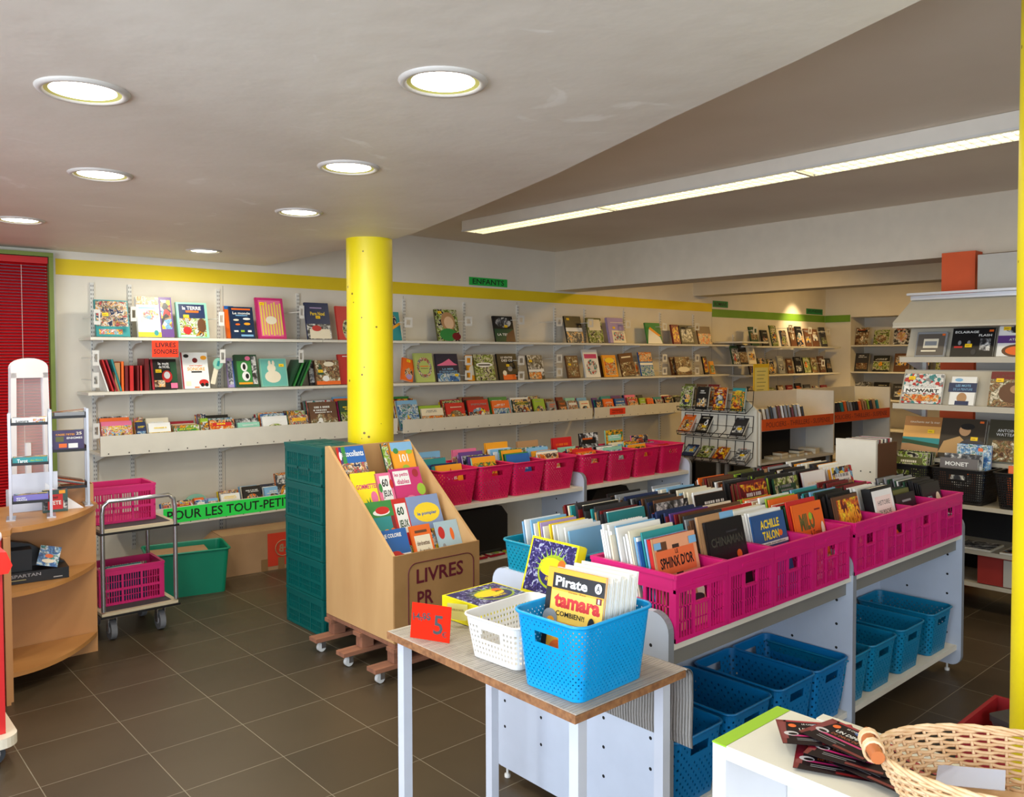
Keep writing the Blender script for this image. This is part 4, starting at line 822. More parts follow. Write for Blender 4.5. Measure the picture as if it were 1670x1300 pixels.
# ---- pink baskets on the rear gondola
PBX = [3.075, 3.375, 3.655, 3.945, 4.285, 4.575, 4.865, 5.165]
bk = dict(w0=.235, d0=.34, w1=.292, d1=.40, h=.215, col=PINKB, pitch=.0125, hside='y')
for i, x in enumerate(PBX): basket('pinkrear', 'pink woven basket of children books on the rear gondola, %s from the left' % ORD[i], 'basket', 'pink woven baskets on the rear gondola', (x, 4.115, .716), 0, **bk)
fr = [('amber', 'warm', [('r', 0, 0, 1, .85, km('amber')), ('p', [(.1, .45), (.3, .62), (.2, .8), (.45, .72), (.55, .9), (.65, .72), (.9, .8), (.75, .6), (.95, .45)], km('red')), T_('JE LIS', .55, .62, .4, .1, 'white')], 'amber cover with a red burst'),
      ('mint', 'party', [('r', 0, .86, 1, 1, km('amber')), ('r', 0, .4, 1, .86, I('jungle')), ('e', .3, .72, .16, .08, km('teal')), T_('MOTS', .6, .68, .45, .14, 'lime', .03), ('r', 0, .5, 1, .56, km('red'))], 'orange and mint word book'),
      ('blue', 'sea', [T_('les cabanes', .55, .74, .6, .07, 'white', 0), T_('de bois', .6, .62, .5, .07, 'white', 0), ('r', 0, 0, 1, .3, km('pink'))], 'dark blue picture book'),
      ('cream', 'warm', [('r', 0, .55, 1, .94, I('warm')), ('r', .2, .62, .8, .8, km('cream'))], 'cream story book'),
      ('orange', 'warm', [('r', 0, .5, 1, .96, I('warm')), ('e', .5, .8, .3, .12, W_)], 'flat orange and white book'), ('mint', 'sea', [('r', .08, .55, .92, .9, I('sea')), ('r', .2, .7, .8, .8, W_)], 'mint paper booklet'), ('amber', 'warm', [('r', .06, .3, .94, .92, I('jungle')), ('r', .2, .75, .8, .85, km('amber'))], 'orange small book'), ('red', 'night', [('r', .1, .3, .9, .9, km('magenta'))], 'dark red small book')]
palr = [['blue', 'light_blue', 'navy', 'teal'], ['lilac', 'pink', 'purple', 'blue', 'navy'], ['teal', 'amber', 'green', 'white', 'light_blue', 'dark_green'], ['cream', 'tan', 'amber', 'light_blue', 'black', 'red'], ['mint', 'red', 'crimson', 'navy', 'teal'], ['white', 'black', 'crimson', 'grey', 'cream'], ['cream', 'mint', 'amber', 'light_blue', 'white'], ['black', 'pink', 'magenta', 'black']]
for i, x in enumerate(PBX):
    c, il, art, lab = fr[i]; hh = [.235, .26, .255, .25, .22, .23, .23, .21][i]
    pack(x, 3.985, .722, .195, hh, [('%s at the front of the %s pink woven basket' % (lab, ORD[i]), c, art, None, .012)], palr[i], '%s pink woven basket' % ORD[i], 'books in the %s pink woven basket' % ORD[i], 9, 120+i, lean=14, kind='picture_book', cat='book', pitch=.0255, t=.012, jit=.022, hj=.02, ymax=4.2, artp=.75)
    cc = palr[i][1]; p_h = [.29, .285, .31, .30, .30, .315, .32, .26][i]
    book('picture_book', '%s cover standing highest at the back of the %s pink woven basket' % (cc.replace('_', ' '), ORD[i]), 'book', 'books in the %s pink woven basket' % ORD[i], .2, p_h, .014, cc, art_auto(900+i, km(cc), ['sea', 'party', 'farm', 'sea', 'party', 'mono', 'jungle', 'night'][i]), (x, 4.235, .722), 0, R(6))
# magazines lying on the low shelf of the rear gondola
r_ = random.Random(9)
for i in range(16):
    x = 3.08+i*.145 if i < 8 else 4.24+(i-8)*.14; y = 4.05+r_.uniform(-.04, .06)
    if 4.02 < x < 4.2: continue
    if (3.03 < x < 3.6) or (4.25 < x < 4.8): y = 3.965
    for q in range(2):
        c = r_.choice(['cream', 'lime', 'tan', 'grey', 'crimson', 'white', 'dark_grey'])
        book('magazine', 'magazine lying flat on the low shelf of the rear gondola', 'magazine', 'magazines on the low rear shelf', .13, .11 if y < 4 else .21, .006, c, None, (x, y, .362+q*.0075+(.004 if i % 2 else 0)), 0, 0) if False else None
    c = r_.choice(['cream', 'lime', 'tan', 'grey', 'crimson', 'white', 'dark_grey']); il = r_.choice(['moss', 'wood', 'mono', 'warm', 'farm'])
    m = MB(); d = .05 if y < 4 else .1; m.box(-.062, -d, 0, .062, d, .012, km(c)); m.box(-.056, -d+.008, .012, .056, d-.008, .0124, ILL[il]); m.box(-.061, -d+.001, .003, .061, d+.0005, .009, PAPER)
    o = m.build('magazine', loc=(x, y, .3605), rot=(0, 0, 0)); tag(o, '%s magazine lying on the low shelf under the pink baskets, %s from the left' % (c.replace('_', ' '), ORD[i]), 'magazine', 'magazines under the pink baskets')

# ================================================================== FRONT TABLE
TBZ = .735
t = thing('side_table', 'small table with a worn wooden edge and white square legs', 'table', (1.675, 1.815, 0))
PLAS = noisy('striped_mat', (140, 134, 126), (168, 160, 150), 3, .5, stretch=(1, 40, 1)); CHIP = noisy('chipboard_edge', (120, 78, 48), (160, 112, 70), 60, .75, .1)
MB().box(-.225, -.42, TBZ-.024, .225, .42, TBZ-.002, CHIP).build('tabletop', t)
LEGP = mt((206, 210, 220), .35)
for (x, y) in ((-.168, -.375), (.195, -.36), (-.19, .37), (.185, .38)):
    MB().box(x-.016, y-.016, .012, x+.016, y+.016, TBZ-.024, LEGP).box(x-.017, y-.017, 0, x+.017, y+.017, .012, BLACKM).build('leg', t)
MB().box(-.1, -.34, TBZ-.04, -.08, .34, TBZ-.0245, LEGP).box(.09, -.34, TBZ-.04, .11, .34, TBZ-.0245, LEGP).build('frame', t)
m = MB(); n = 74
for i in range(n):   # ribbed mat over the top, hanging down at the gondola side
    y0 = -.418+i*.836/n; y1 = y0+.836/n*.62
    m.box(-.22, y0, TBZ-.002, .222, y1, TBZ, PLAS)
m.box(-.222, -.42, TBZ-.003, .224, .42, TBZ-.001, mt((182, 172, 160), .5))
hang = []
for j in range(9): a = R(90-11.25*j); hang.append((.224+math.cos(a)*.028, TBZ-.028+math.sin(a)*.028))
hang += [(.254, TBZ-.1), (.25, TBZ-.2), (.253, TBZ-.235)]
hg = MB()
pr = [(a, b_) for a, b_ in hang]+[(a-.003, b_-.002) for a, b_ in reversed(hang)]
for i in range(44):
    y0 = -.425+i*.0105; hg.prism(pr, y0, y0+.0075, PLAS, 'y')
hg.prism([(a-.001, b_-.0005) for a, b_ in hang]+[(a-.003, b_-.002) for a, b_ in reversed(hang)], -.425, .036, mt((170, 165, 160), .6), 'y')
tm = m.build('ribbed_mat', loc=(1.675, 1.815, 0)); tag(tm, 'grey ribbed plastic mat lying over the small table and hanging off its side', 'mat'); hg.build('hanging_end', tm)
# blue basket with albums of a yellow comic
basket('blue_near', 'bright blue woven basket of yellow comics on the small table', 'basket', None, (1.63, 1.535, TBZ+.001), R(2), w0=.27, d0=.2, w1=.305, d1=.243, h=.2, col=BLUEB, pitch=.0085, hside='x', hz=(.66, .80), r=.035, hl=.085)
TAM = [('r', 0, 0, 1, 1, mt((240, 168, 44), .35)), ('r', .10, .80, 1, .95, B_), T_('Pirate', .43, .873, .56, .10, 'white', .03), ('r', 0, .0, .09, .80, B_), ('r', .1, .48, 1, .78, mt((246, 200, 84), .35)), T_('tamara', .56, .685, .8, .14, 'red', .05),
       T_('COMBIEN?!', .46, .56, .5, .05, 'black', .02), T_('Darasse - Bosse', .55, .785, .3, .018, 'brown', 0), ('r', .88, .73, .97, .79, km('dark_red')), T_('1', .925, .76, .03, .045, 'white', .02), ('e', .9, .88, .06, .05, W_), T_('A', .9, .88, .06, .06, 'black'), ('e', .12, .5, .13, .09, km('grey')), ('e', .14, .47, .07, .045, km('amber')), ('e', .84, .5, .06, .09, B_), ('e', .3, .2, .14, .1, km('orange'))]
o = book('comic_album', 'yellow comic with red title and black band in the blue basket', 'comic', 'comics in the blue basket', .195, .27, .008, mt((240, 168, 44), .35), TAM, (1.565, 1.535, TBZ+.032), R(-84), R(10), 0, None, False)
o2 = MB(); o2.text('Collection', (-.0975+.0088, -.0048, .125), (0, 0, 1), (-1, 0, 0), .15, .014, W_, bold=.02); o2.build('spine_lettering', o)
for j in range(12):
    book('comic_album', 'white edged comic standing behind the yellow cover in the blue basket', 'comic', 'white edged comics in the blue basket', .19, .26+.004*(j % 3), .0085, 'white', None, (1.577+j*.0112, 1.535+.002*(j % 2), TBZ+.024), R(-84), R(9), 0, None, False)
# white basket
basket('white_near', 'empty white plastic basket with square holes on the small table', 'basket', None, (1.655, 1.80, TBZ+.001), R(4), w0=.26, d0=.19, w1=.30, d1=.225, h=.125, col=mt((226, 224, 220), .4), pitch=.0150, style='square', hside='x', hz=(.5, .78), hl=.08, rim=.006)
# game boxes
INDG = ILL['indigo']; YB_ = mt((226, 216, 20), .35)
def gamebox(label, loc, rot, w=.235, d=.205, h=.075):
    t = thing('game_box', label, 'board game box', loc, 0, 'yellow game boxes on the small table'); t.rotation_euler = rot
    m = MB(); m.box(-w/2+.003, -d/2+.003, 0, w/2-.003, d/2-.003, h*.55, YB_); m.build('box_base', t)
    m = MB(); m.box(-w/2, -d/2, h*.25, w/2, d/2, h, YB_); m.add([(-w/2+.008, -d/2+.008, h+.0003), (w/2-.008, -d/2+.008, h+.0003), (w/2-.008, d/2-.008, h+.0003), (-w/2+.008, d/2-.008, h+.0003)], [(0, 1, 2, 3)], INDG)
    # round central picture: yellow chameleon shape over a dark hill
    m.disc((.02, -.01, h+.0006), .075, mt((150, 170, 30), .35), 26, ry=.06); m.disc((.02, -.012, h+.0009), .066, mt((40, 40, 92), .35), 26, ry=.05)
    m.prism([(math.cos(a*PI/10)*.06+.01, math.sin(a*PI/10)*.026+(.012 if a < 10 else 0)) for a in range(20)], h+.0009, h+.0013, mt((240, 200, 30), .35)); m.disc((.055, .02, h+.0016), .018, km('orange'), 14)
    for k in range(9): a = R(60+k*16); m.add([(.02+math.cos(a)*.06, math.sin(a)*.045, h+.0014), (.02+math.cos(a+.12)*.06, math.sin(a+.12)*.045, h+.0014), (.02+math.cos(a)*.1, math.sin(a)*.078, h+.0014)], [(0, 1, 2)], km('lime'))
    m.text('JEU', (.05, .005, h+.002), (1, 0, 0), (0, 1, 0), .03, .014, km('dark_green'), bold=.03); m.text('ANIMAUX', (.02, -.035, h+.002), (1, 0, 0), (0, 1, 0), .06, .015, km('yellow'), bold=.02)
    for s in (-1, 1):
        for k in range(9): m.disc((-w/2+.03+k*.022, s*(d/2+.0004), h*.5), .008, mt((130, 150, 40) if k % 2 else (60, 50, 110), .4), 10, 'y')
    m.build('box_lid', t); return t
gamebox('yellow edged game box lying flat with a smaller card before it', (1.785, 2.125, TBZ+.002), (0, 0, R(2)))
gamebox('yellow edged game box leaning upright behind the flat one', (1.985, 2.12, TBZ-.01), (R(0), R(-78), R(0))) if False else None
t2 = gamebox('yellow edged game box propped upright behind the flat one', (2.025, 2.06, .775), (0, 0, 0), .235, .2, .045)
t2.matrix_world = Matrix.Translation((2.045, 2.07, .862)) @ Matrix.Rotation(R(-90), 4, 'Z') @ Matrix.Rotation(R(72), 4, 'X') @ Matrix.Translation((0, 0, -.02))
m = MB(); m.box(-.04, -.0006, 0, .04, .0006, .075, mt((222, 34, 6), .8, spec=.15, key='card')); m.text('14,95', (-.018, -.0012, .046), (1, 0, .1), (-.1, 0, 1), .036, .018, B_, bold=.01); m.box(-.036, -.0013, .044, -.002, -.0012, .046, B_); m.text('5', (.016, -.0012, .034), (1, 0, 0), (0, 0, 1), .019, .04, B_, bold=.01); m.text('€', (.029, -.0012, .016), (1, 0, 0), (0, 0, 1), .009, .012, B_, bold=0)
o = m.build('price_card', loc=(1.5, 2.07, TBZ+.001), rot=(R(-8), 0, R(-66))); o.scale = (1.75, 1.75, 1.45); tag(o, 'orange-red card with a handwritten price propped on the table edge', 'price card')
m = MB(); m.box(-.035, -.002, 0, .035, .002, .05, mt((206, 206, 120), .3)); m.text('JOYEUX NOEL', (0, -.0025, .03), (1, 0, 0), (0, 0, 1), .05, .008, km('brown'), bold=0)
o = m.build('plastic_label_holder', loc=(1.63, 2.1, TBZ+.03), rot=(R(-10), 0, R(-60))); tag(o, 'pale greenish plastic label holder between the price card and the game box', 'label holder')
o = book('paper_booklet', 'light blue booklet standing between the baskets and the gondola', 'booklet', None, .1, .13, .008, 'light_blue', [('e', .5, .7, .4, .15, km('blue')), ('e', .5, .35, .3, .15, W_), ('e', .4, .2, .2, .08, km('amber'))], (2.0, 1.86, TBZ-.0), R(-75), R(8)) if False else None

# ================================================================== WOODEN DISPLAY STAND ON PALLET
PLY = noisy('plywood', (188, 146, 96), (204, 164, 112), 5, .55, .05, 5, (1, 1, .25)); CARD = noisy('brown_board', (150, 112, 66), (164, 124, 76), 6, .6); PALW = noisy('pallet_wood', (120, 78, 58), (150, 100, 74), 8, .8, .15, 4, (.3, 3, 1))
DX0, DX1, DY0, DY1, DZ = 2.262, 2.805, 3.425, 4.095, .19; HF, HB = .622, 1.122
PLE = mt((214, 178, 128), .55)
t = thing('display_stand', 'sloping plywood display stand of activity books on a castered pallet', 'display stand', (0, 0, 0))
prof = [(DY0, DZ), (DY1, DZ), (DY1, HB), (DY1-.03, HB+.004), (DY0, HF)]
for xa in (DX0, DX1-.016):
    MB().prism(prof, xa, xa+.016, PLY, 'x').build('side_panel', t)
MB().box(DX0+.016, DY1-.014, DZ, DX1-.016, DY1, HB-.005, PLY).build('back_panel', t)
m = MB(); m.box(DX0-.001, DY0-.012, DZ, DX1+.001, DY0, HF+.006, CARD)
BUR = mt((92, 22, 36), .5); yy = DY0-.0135; cx = (DX0+DX1)/2
ol = rrect(.42, .34, .05, 6)
m.build('front_panel', t)
m = MB(); m.tube([(cx+.02+p[0], yy, .405+p[1]) for p in ol], .0028, BUR, 5, True)
m.tube([(cx-.12, yy, .236), (cx-.16, yy, .2), (cx-.08, yy, .236)], .0028, BUR, 5)
m.build('speech_bubble', t)
MB().text('LIVRES', (cx+.01, yy, .505), (1, 0, 0), (0, 0, 1), .30, .075, BUR, bold=.02).build('lettering', t); MB().text('PR', (cx-.085, yy, .39), (1, 0, 0), (0, 0, 1), .1, .075, BUR, bold=.02).build('lettering', t)
STEPS = [(3.445, .40), (3.575, .53), (3.71, .67), (3.855, .80)]
for i, (y, z) in enumerate(STEPS): MB().box(DX0+.016, y-.012, z-.012, DX1-.016, y+.13, z, PLY).box(DX0+.016, y+.118, z, DX1-.016, y+.128, z+.128, PLY).build('step', t)
# pallet
t = thing('pallet', 'brown wooden pallet on casters under the display stand', 'pallet', (0, 0, 0))
for y in (3.44, 3.76, 4.06): MB().box(DX0-.012, y-.035, .148, DX1+.02, y+.035, .168, PALW).build('deck_board', t)
for x in (DX0+.03, (DX0+DX1)/2, DX1-.03): MB().box(x-.03, DY0-.01, .169, x+.03, DY1, .188, PALW).build('stringer_board', t)
for y in (3.46, 3.76, 4.05):
    for x in (DX0+.04, (DX0+DX1)/2, DX1-.04): MB().box(x-.035, y-.03, .086, x+.035, y+.03, .147, PALW).build('block', t)
    MB().box(DX0-.11, y-.04, .064, DX1+.02, y+.04, .085, PALW).build('foot_board', t)
    for x in (DX0-.06, DX1-.04):
        w_p = MB().tube([(x, y-.012, .024), (x, y+.012, .024)], .023, mt((210, 210, 206), .4), 16); c = MB(); c.box(x-.004, y-.016, .02, x+.02, y-.013, .064, STEEL).box(x-.004, y+.013, .02, x+.02, y+.016, .064, STEEL).box(x-.02, y-.02, .058, x+.025, y+.02, .063, STEEL); w_p.build('wheel', c.build('caster', t))
def disp(xl, xr, yt, row, label, col, art, t=.012, behind=0, lean=24, wmin=None):
    y, z = STEPS[row]; L = R(lean); yb = y+.012; top = onY(xl, yt, yb+.10)
    h = (top.z-z)/math.cos(L); xb = onY(xr, 850, yb+.02)
    xr_ = onY(xr, yt+40, yb+.05).x; w = max(xr_-top.x-.004, .1 if xr-xl > 30 else .04); 
    h = min(h, .345); x = min(max(top.x+w/2, DX0+.018+w/2), DX1-.018-w/2)
    book('activity_book', label, 'book', 'activity books on the display stand', w, h, t, col, art, (x, yb, z+.001), 0, L, 0, None, False)
    for j in range(behind): book('activity_book', 'copy hidden behind the ' + label[:label.index(' on the')] if ' on the' in label else label+' copy', 'book', 'copies behind on the stand', w-.01, h-.005, t, col, None, (x+.004, yb+(t+.004)*(j+1), z+.001), 0, L, 0, None, False)
disp(540, 562, 727, 3, 'thin red and green book at the left edge of the display stand', 'red', [('r', .5, 0, 1, 1, km('green')), ('e', .25, .85, .15, .07, W_)])
disp(556, 606, 726, 3, 'blue sticker book with a white title on the top row of the display stand', 'blue', [T_('autocollants', .5, .88, .9, .1, 'white'), ('r', 0, .55, 1, .72, I('party')), ('r', .1, .4, .95, .55, I('wood')), ('r', 0, 0, 1, .4, km('light_blue'))])
disp(626, 641, 722, 3, 'narrow olive book behind the yellow vehicle book on the display stand', 'dark_green', [('r', 0, .3, 1, 1, I('farm'))])
disp(640, 684, 716, 3, 'yellow vehicle puzzle book on the top row of the display stand', 'amber', [T_('101', .5, .72, .4, .14, 'white', .03), ('r', 0, .85, 1, 1, km('light_blue')), ('e', .2, .85, .12, .05, km('green')), ('e', .8, .82, .15, .04, km('lime')), ('e', .5, .55, .16, .05, km('lime')), ('p', [(.1, .2), (.4, .55), (.45, .5), (.2, .15)], B_), ('e', .7, .3, .14, .05, km('red')), ('e', .2, .1, .12, .05, B_), ('r', .55, .1, .9, .14, B_)])
disp(561, 611, 757, 2, 'yellow sticker book with a green pear on the display stand', mt((244, 220, 30), .4), [T_('GOMMETTES', .53, .77, .84, .08, 'magenta', .03), ('e', .5, .32, .22, .15, km('lime')), ('e', .5, .12, .32, .14, km('green')), ('e', .4, .33, .04, .03, B_), ('e', .58, .33, .04, .03, B_), ('e', .52, .26, .07, .03, km('orange')), ('e', .75, .58, .14, .1, km('pink')), ('p', [(.45, .45), (.4, .58), (.5, .5), (.55, .6), (.58, .46)], km('green'))])
disp(614, 652, 776, 2, 'pink game book reading 60 JEUX on the display stand', 'pink', [('r', .25, .5, .8, .95, W_), T_('60', .5, .83, .36, .14, 'dark_grey', .03), T_('JEUX', .52, .63, .5, .14, 'dark_grey', .03), ('e', .2, .75, .1, .08, km('green')), ('e', .85, .8, .1, .08, km('red')), ('r', .05, .05, .9, .38, I('candy'))])
disp(640, 698, 752, 2, 'magenta book with a white title plate on the display stand', 'magenta', [('r', .08, .72, .6, .96, W_), T_('les petits', .34, .89, .45, .08, 'magenta'), T_('diables', .36, .78, .4, .08, 'magenta'), ('e', .82, .9, .1, .07, km('crimson')), ('e', .9, .62, .14, .1, km('lime')), ('e', .5, .42, .22, .12, km('pink')), ('r', .1, .12, .9, .2, I('candy'))])
disp(586, 640, 812, 1, 'teal colouring book with a red car and fish on the display stand', 'teal', [('r', 0, .75, 1, 1, km('green')), ('e', .55, .82, .32, .05, W_), ('e', .6, .85, .26, .06, km('red')), ('e', .3, .5, .12, .06, km('mint')), ('e', .6, .48, .14, .07, km('amber')), ('e', .84, .5, .1, .06, km('orange')), T_('pochette', .4, .3, .5, .06, 'white'), T_('LETTRES', .6, .18, .6, .1, 'cream', .03)])
disp(637, 680, 815, 1, 'red game book reading 60 JEUX on the display stand', 'red', [('r', .28, .45, .82, .92, W_), T_('60', .5, .8, .34, .14, 'dark_green', .03), T_('JEUX', .55, .58, .46, .15, 'dark_green', .03), ('e', .15, .3, .1, .05, W_), ('e', .5, .15, .4, .1, I('farm'))])
disp(666, 728, 793, 1, 'grey-blue book with a yellow cloud title on the display stand', 'grey', [('r', 0, 0, 1, 1, mt((130, 150, 190), .4)), ('e', .55, .72, .4, .16, km('yellow')), T_('le pompier', .55, .7, .6, .07, 'blue', .03), ('r', 0, 0, 1, .45, I('town')), ('e', .2, .3, .16, .12, km('red')), ('e', .85, .3, .12, .1, km('light_blue'))], behind=1)
disp(612, 668, 856, 0, 'blue colouring book with a red car and green tractor on the display stand', 'white', [('r', 0, .62, 1, 1, km('blue')), T_('JE COLORIE', .48, .9, .62, .08, 'white', .03), ('e', .45, .55, .36, .09, km('red')), ('e', .45, .62, .2, .05, km('red')), ('e', .2, .48, .08, .07, B_), ('e', .74, .5, .08, .07, B_), ('e', .68, .22, .26, .08, km('green')), ('r', .45, .2, .65, .36, km('green')), ('e', .5, .1, .12, .09, km('cream')), ('e', .86, .1, .08, .07, km('yellow'))])
disp(673, 716, 852, 0, 'orange riddle book with a cream panel on the display stand', 'orange', [('r', .12, .08, .9, .84, km('cream')), ('r', .2, .88, .8, .92, km('brown')), T_('devinettes', .5, .72, .62, .07, 'brown'), T_('du monde', .5, .6, .55, .07, 'brown'), ('e', .5, .25, .3, .14, km('brown')), ('e', .35, .35, .1, .08, km('tan'))])
disp(722, 768, 840, 0, 'pale blue book with a balloon and red title on the display stand', (mt((170, 196, 206), .4)), [('e', .2, .82, .14, .1, km('red')), ('e', .2, .6, .07, .05, km('grey')), ('e', .65, .78, .08, .1, km('orange')), T_('Activites', .5, .38, .8, .1, 'red', .03), ('r', .1, .05, .9, .26, W_), ('r', .15, .1, .8, .16, km('orange'))])

# ================================================================== GREEN CRATE STACK
GRC = mt((0, 92, 88), .38)
zz = .002
t_ = ['lowest', 'second from the floor', 'third from the floor', 'fourth from the floor', 'topmost, with a lid']
for i in range(5):
    fold_crate('green%d' % (i == 4), 'dark green lattice crate of the tall stack, %s' % t_[i], 'dark green crates in the tall stack', (2.45, 4.455, zz), .27, .46, .214, GRC, rows=2, lid=(i == 4)); zz += .2175
# ================================================================== CARDBOARD BOX, GREEN BIN
KRAFT = noisy('kraft_cardboard', (150, 116, 82), (164, 128, 92), 5, .8, .04)
t = thing('cardboard_box', 'brown cardboard moving box with an orange-red square on its side', 'box', (2.755, 5.985, 0), R(-5))
MB().box(-.34, -.13, 0, .34, .13, .305, KRAFT).build('carton', t)
m = MB(); m.box(.0, -.132, .03, .24, -.1305, .28, mt((196, 52, 24), .6)); m.tube([(.12+math.cos(a*PI/12)*.06, -.134, .16+math.sin(a*PI/12)*.06) for a in range(24)], .004, KRAFT, 5, True); m.text('B', (.105, -.1335, .16), (-1, 0, 0), (0, 0, 1), .035, .06, KRAFT, bold=.03); m.box(.12, -.134, .156, .175, -.132, .164, KRAFT); m.build('printed_square', t)
MB().box(-.05, -.133, 0, .0, -.1305, .09, mt((132, 100, 64), .35)).box(.08, -.134, .0, .13, -.132, .09, mt((132, 100, 64), .35)).build('packing_tape', t)
m = MB(); m.hexa([(-.34, -.13, .300), (-.33, -.13, .306), (-.33, .13, .306), (-.34, .13, .300), (-.46, -.11, .16), (-.453, -.11, .157), (-.453, .12, .2), (-.46, .12, .203)], KRAFT); m.build('flap', t)
GB = mt((0, 122, 92), .4)
t = thing('green_bin', 'green plastic bin holding flattened cardboard beside the moving box', 'bin', (2.09, 5.74, 0), R(-12))
m = MB(); o_, i_ = rrect(.52, .34, .03), rrect(.51, .33, .03); n = len(o_); h = .30
sc = lambda p, f: (p[0]*f, p[1]*f)
vs = [(*sc(p, .9), 0) for p in o_]+[(*p, h) for p in o_]+[(*p, h) for p in i_]+[(*sc(p, .9), .006) for p in i_]
m.add(vs, [tuple(range(n-1, -1, -1)), tuple(range(3*n, 4*n))]+[(k*n+i, k*n+(i+1) % n, (k+1)*n+(i+1) % n, (k+1)*n+i) for k in range(3) for i in range(n)], GB); m.build('tub', t)
m = MB(); m.tube([(p[0]*1.02, p[1]*1.02, h) for p in o_], .008, GB, 6, True); m.build('rim', t)
o = MB().box(-.2, -.12, .02, .16, .13, .27, KRAFT).build('flattened_cardboard', loc=(2.07, 5.745, .01), rot=(0, 0, R(-12))); tag(o, 'flattened brown cardboard filling the green bin', 'cardboard')
# ================================================================== TROLLEY
t = thing('platform_trolley', 'two-deck steel trolley with grey carpeted platforms and pink crates', 'trolley', (1.545, 5.19, 0))
CRM = mt((196, 182, 152), .4); CPT = mt((62, 56, 60), .9)
for z in (.15, .62):
    MB().box(-.215, -.25, z, .205, .25, z+.03, CRM).box(-.225, -.26, z+.003, .215, .26, z+.014, BLACKM).build('deck_frame', t); MB().box(-.185, -.22, z+.03, .175, .22, z+.033, CPT).build('carpet', t)
for y in (-.245, .245):
    pts = [(-.205, y, .19), (-.205, y, .74), (-.198, y, .785), (-.17, y, .81), (.16, y, .81), (.188, y, .785), (.195, y, .74), (.195, y, .19)]
    MB().tube(pts, .0125, STEEL, 10).build('push_handle', t)
for x in (-.14, .13):
    for y in (-.16, .17):
        w_p = MB().tube([(x-.016, y, .058), (x+.016, y, .058)], .056, RUBBER, 20).tube([(x-.018, y, .058), (x+.018, y, .058)], .022, mt((180, 180, 184), .4), 14); c = MB()
        c.box(x-.024, y-.02, .05, x-.019, y+.02, .142, STEEL).box(x+.019, y-.02, .05, x+.024, y+.02, .142, STEEL).box(x-.035, y-.035, .138, x+.035, y+.035, .149, STEEL); w_p.build('wheel', c.build('caster', t))
PK2 = mt((198, 32, 104), .38)
fold_crate('pinktrolley', 'pink two-row lattice crate on the lower deck of the trolley', 'pink crates on the trolley', (1.535, 5.19, .1845), .26, .36, .215, PK2, rows=2, rz=R(88))
fold_crate('pinktrolley', 'pink two-row lattice crate on the upper deck of the trolley', 'pink crates on the trolley', (1.50, 5.215, .6545), .26, .36, .215, PK2, rows=2, rz=R(88))
for j, c in enumerate(('navy', 'blue', 'grey', 'white', 'teal')): book('comic_album', '%s booklet standing in the lower trolley crate' % c, 'comic', 'booklets in the lower trolley crate', .2, .185, .01, c, None, (1.53, 5.10+j*.03, .192), 0, R(4))

# ================================================================== RECEPTION DESK END UNIT
BEE = noisy('beech_veneer', (186, 134, 84), (202, 150, 98), 4, .4, .02, 5, (1, 1, .15)); BEE2 = noisy('beech_shelf', (176, 122, 66), (192, 138, 80), 4, .4, .02, 5, (.2, 2, 1))
t = thing('reception_desk', 'beech reception desk end with three curved open shelves', 'desk', (0, 0, 0))
def quarter(x0, y0, x1, y1, z0, z1, mat, name):
    pts = [(x0, y1), (x0, y0)]
    for i in range(1, 15):
        f = i/14; a = f*PI/2
        pts.append((x0+(x1-x0)*(1-(1-f)**1.35) if False else x0+(x1-x0)*f, y0+(y1-y0)*(f**2.1)))
    pts.append((x1, y1)); m = MB(); m.prism(pts, z0, z1, mat, 'z'); return m.build(name, t)
QX0, QX1, QY0, QY1 = .80, 1.292, 4.50, 4.94
for z, nm in ((.11, 'bottom_shelf'), (.495, 'middle_shelf')): quarter(QX0, QY0, QX1-.004, QY1-.06, z-.022, z, BEE2, nm)
pts = [(-1.6, 4.3), (QX0, 4.3+.12), (QX0+.02, QY0-.01)]+[(QX0+.02+(QX1+.02-QX0-.02)*f, QY0-.02+(QY1-QY0)*(f**2.1)) for f in [i/12 for i in range(1, 13)]]+[(QX1+.02, QY1+.2), (-1.6, QY1+.2)]
m = MB(); m.prism(pts, .786, .812, BEE2, 'z'); m.build('worktop', t)
MB().box(.82, 4.885, .0, 1.292, 4.905, .785, BEE).build('back_panel', t)
MB().box(.765, 4.385, .0, .783, 4.88, .785, BEE).box(.785, 4.42, 0, .80, 4.88, .785, BEE).build('side_panel', t)
MB().box(-1.6, 4.40, .0, .76, 4.42, .785, RD).box(-1.6, 4.42, 0, -1.58, 4.9, .785, BEE).build('front_panel', t)
# things on the desk's shelves
t = thing('black_boxed_game', 'black flat box lettered in grey lying in the curved shelf', 'box', (.965, 4.735, .4965), R(-6))
m = MB(); m.box(-.14, -.09, 0, .14, .09, .055, BLACKM); m.box(-.14, -.055, .055, -.02, .09, .16, BLACKM)
m.prism([(-.14, .055), (.14, .055), (-.02, .17), (-.14, .20)], .04, .09, BLACKM, 'y'); m.text('SPARTAN', (-.05, -.0905, .038), (1, 0, 0), (0, 0, 1), .13, .016, mt((150, 150, 156), .5), bold=.02); m.box(-.13, -.0908, .016, -.05, -.0904, .019, mt((190, 180, 120), .5)); m.box(.07, -.0908, .01, .11, -.0904, .015, mt((170, 170, 170), .5)); m.disc((.1405, .07, .03), .012, W_, 14, 'x'); m.text('SPARTAN', (.1406, -.01, .03), (0, 1, 0), (0, 0, 1), .06, .012, mt((120, 120, 126), .5)); m.build('carton', t)
o = book('picture_book', 'small blue sea booklet leaning on the black box in the desk shelf', 'booklet', None, .095, .10, .012, 'blue', [('r', .0, .0, 1, 1, I('sea')), ('e', .5, .5, .2, .1, km('orange')), ('e', .5, .25, .3, .1, km('cream'))], (1.0, 4.66, .55), R(-12), R(20), R(14))
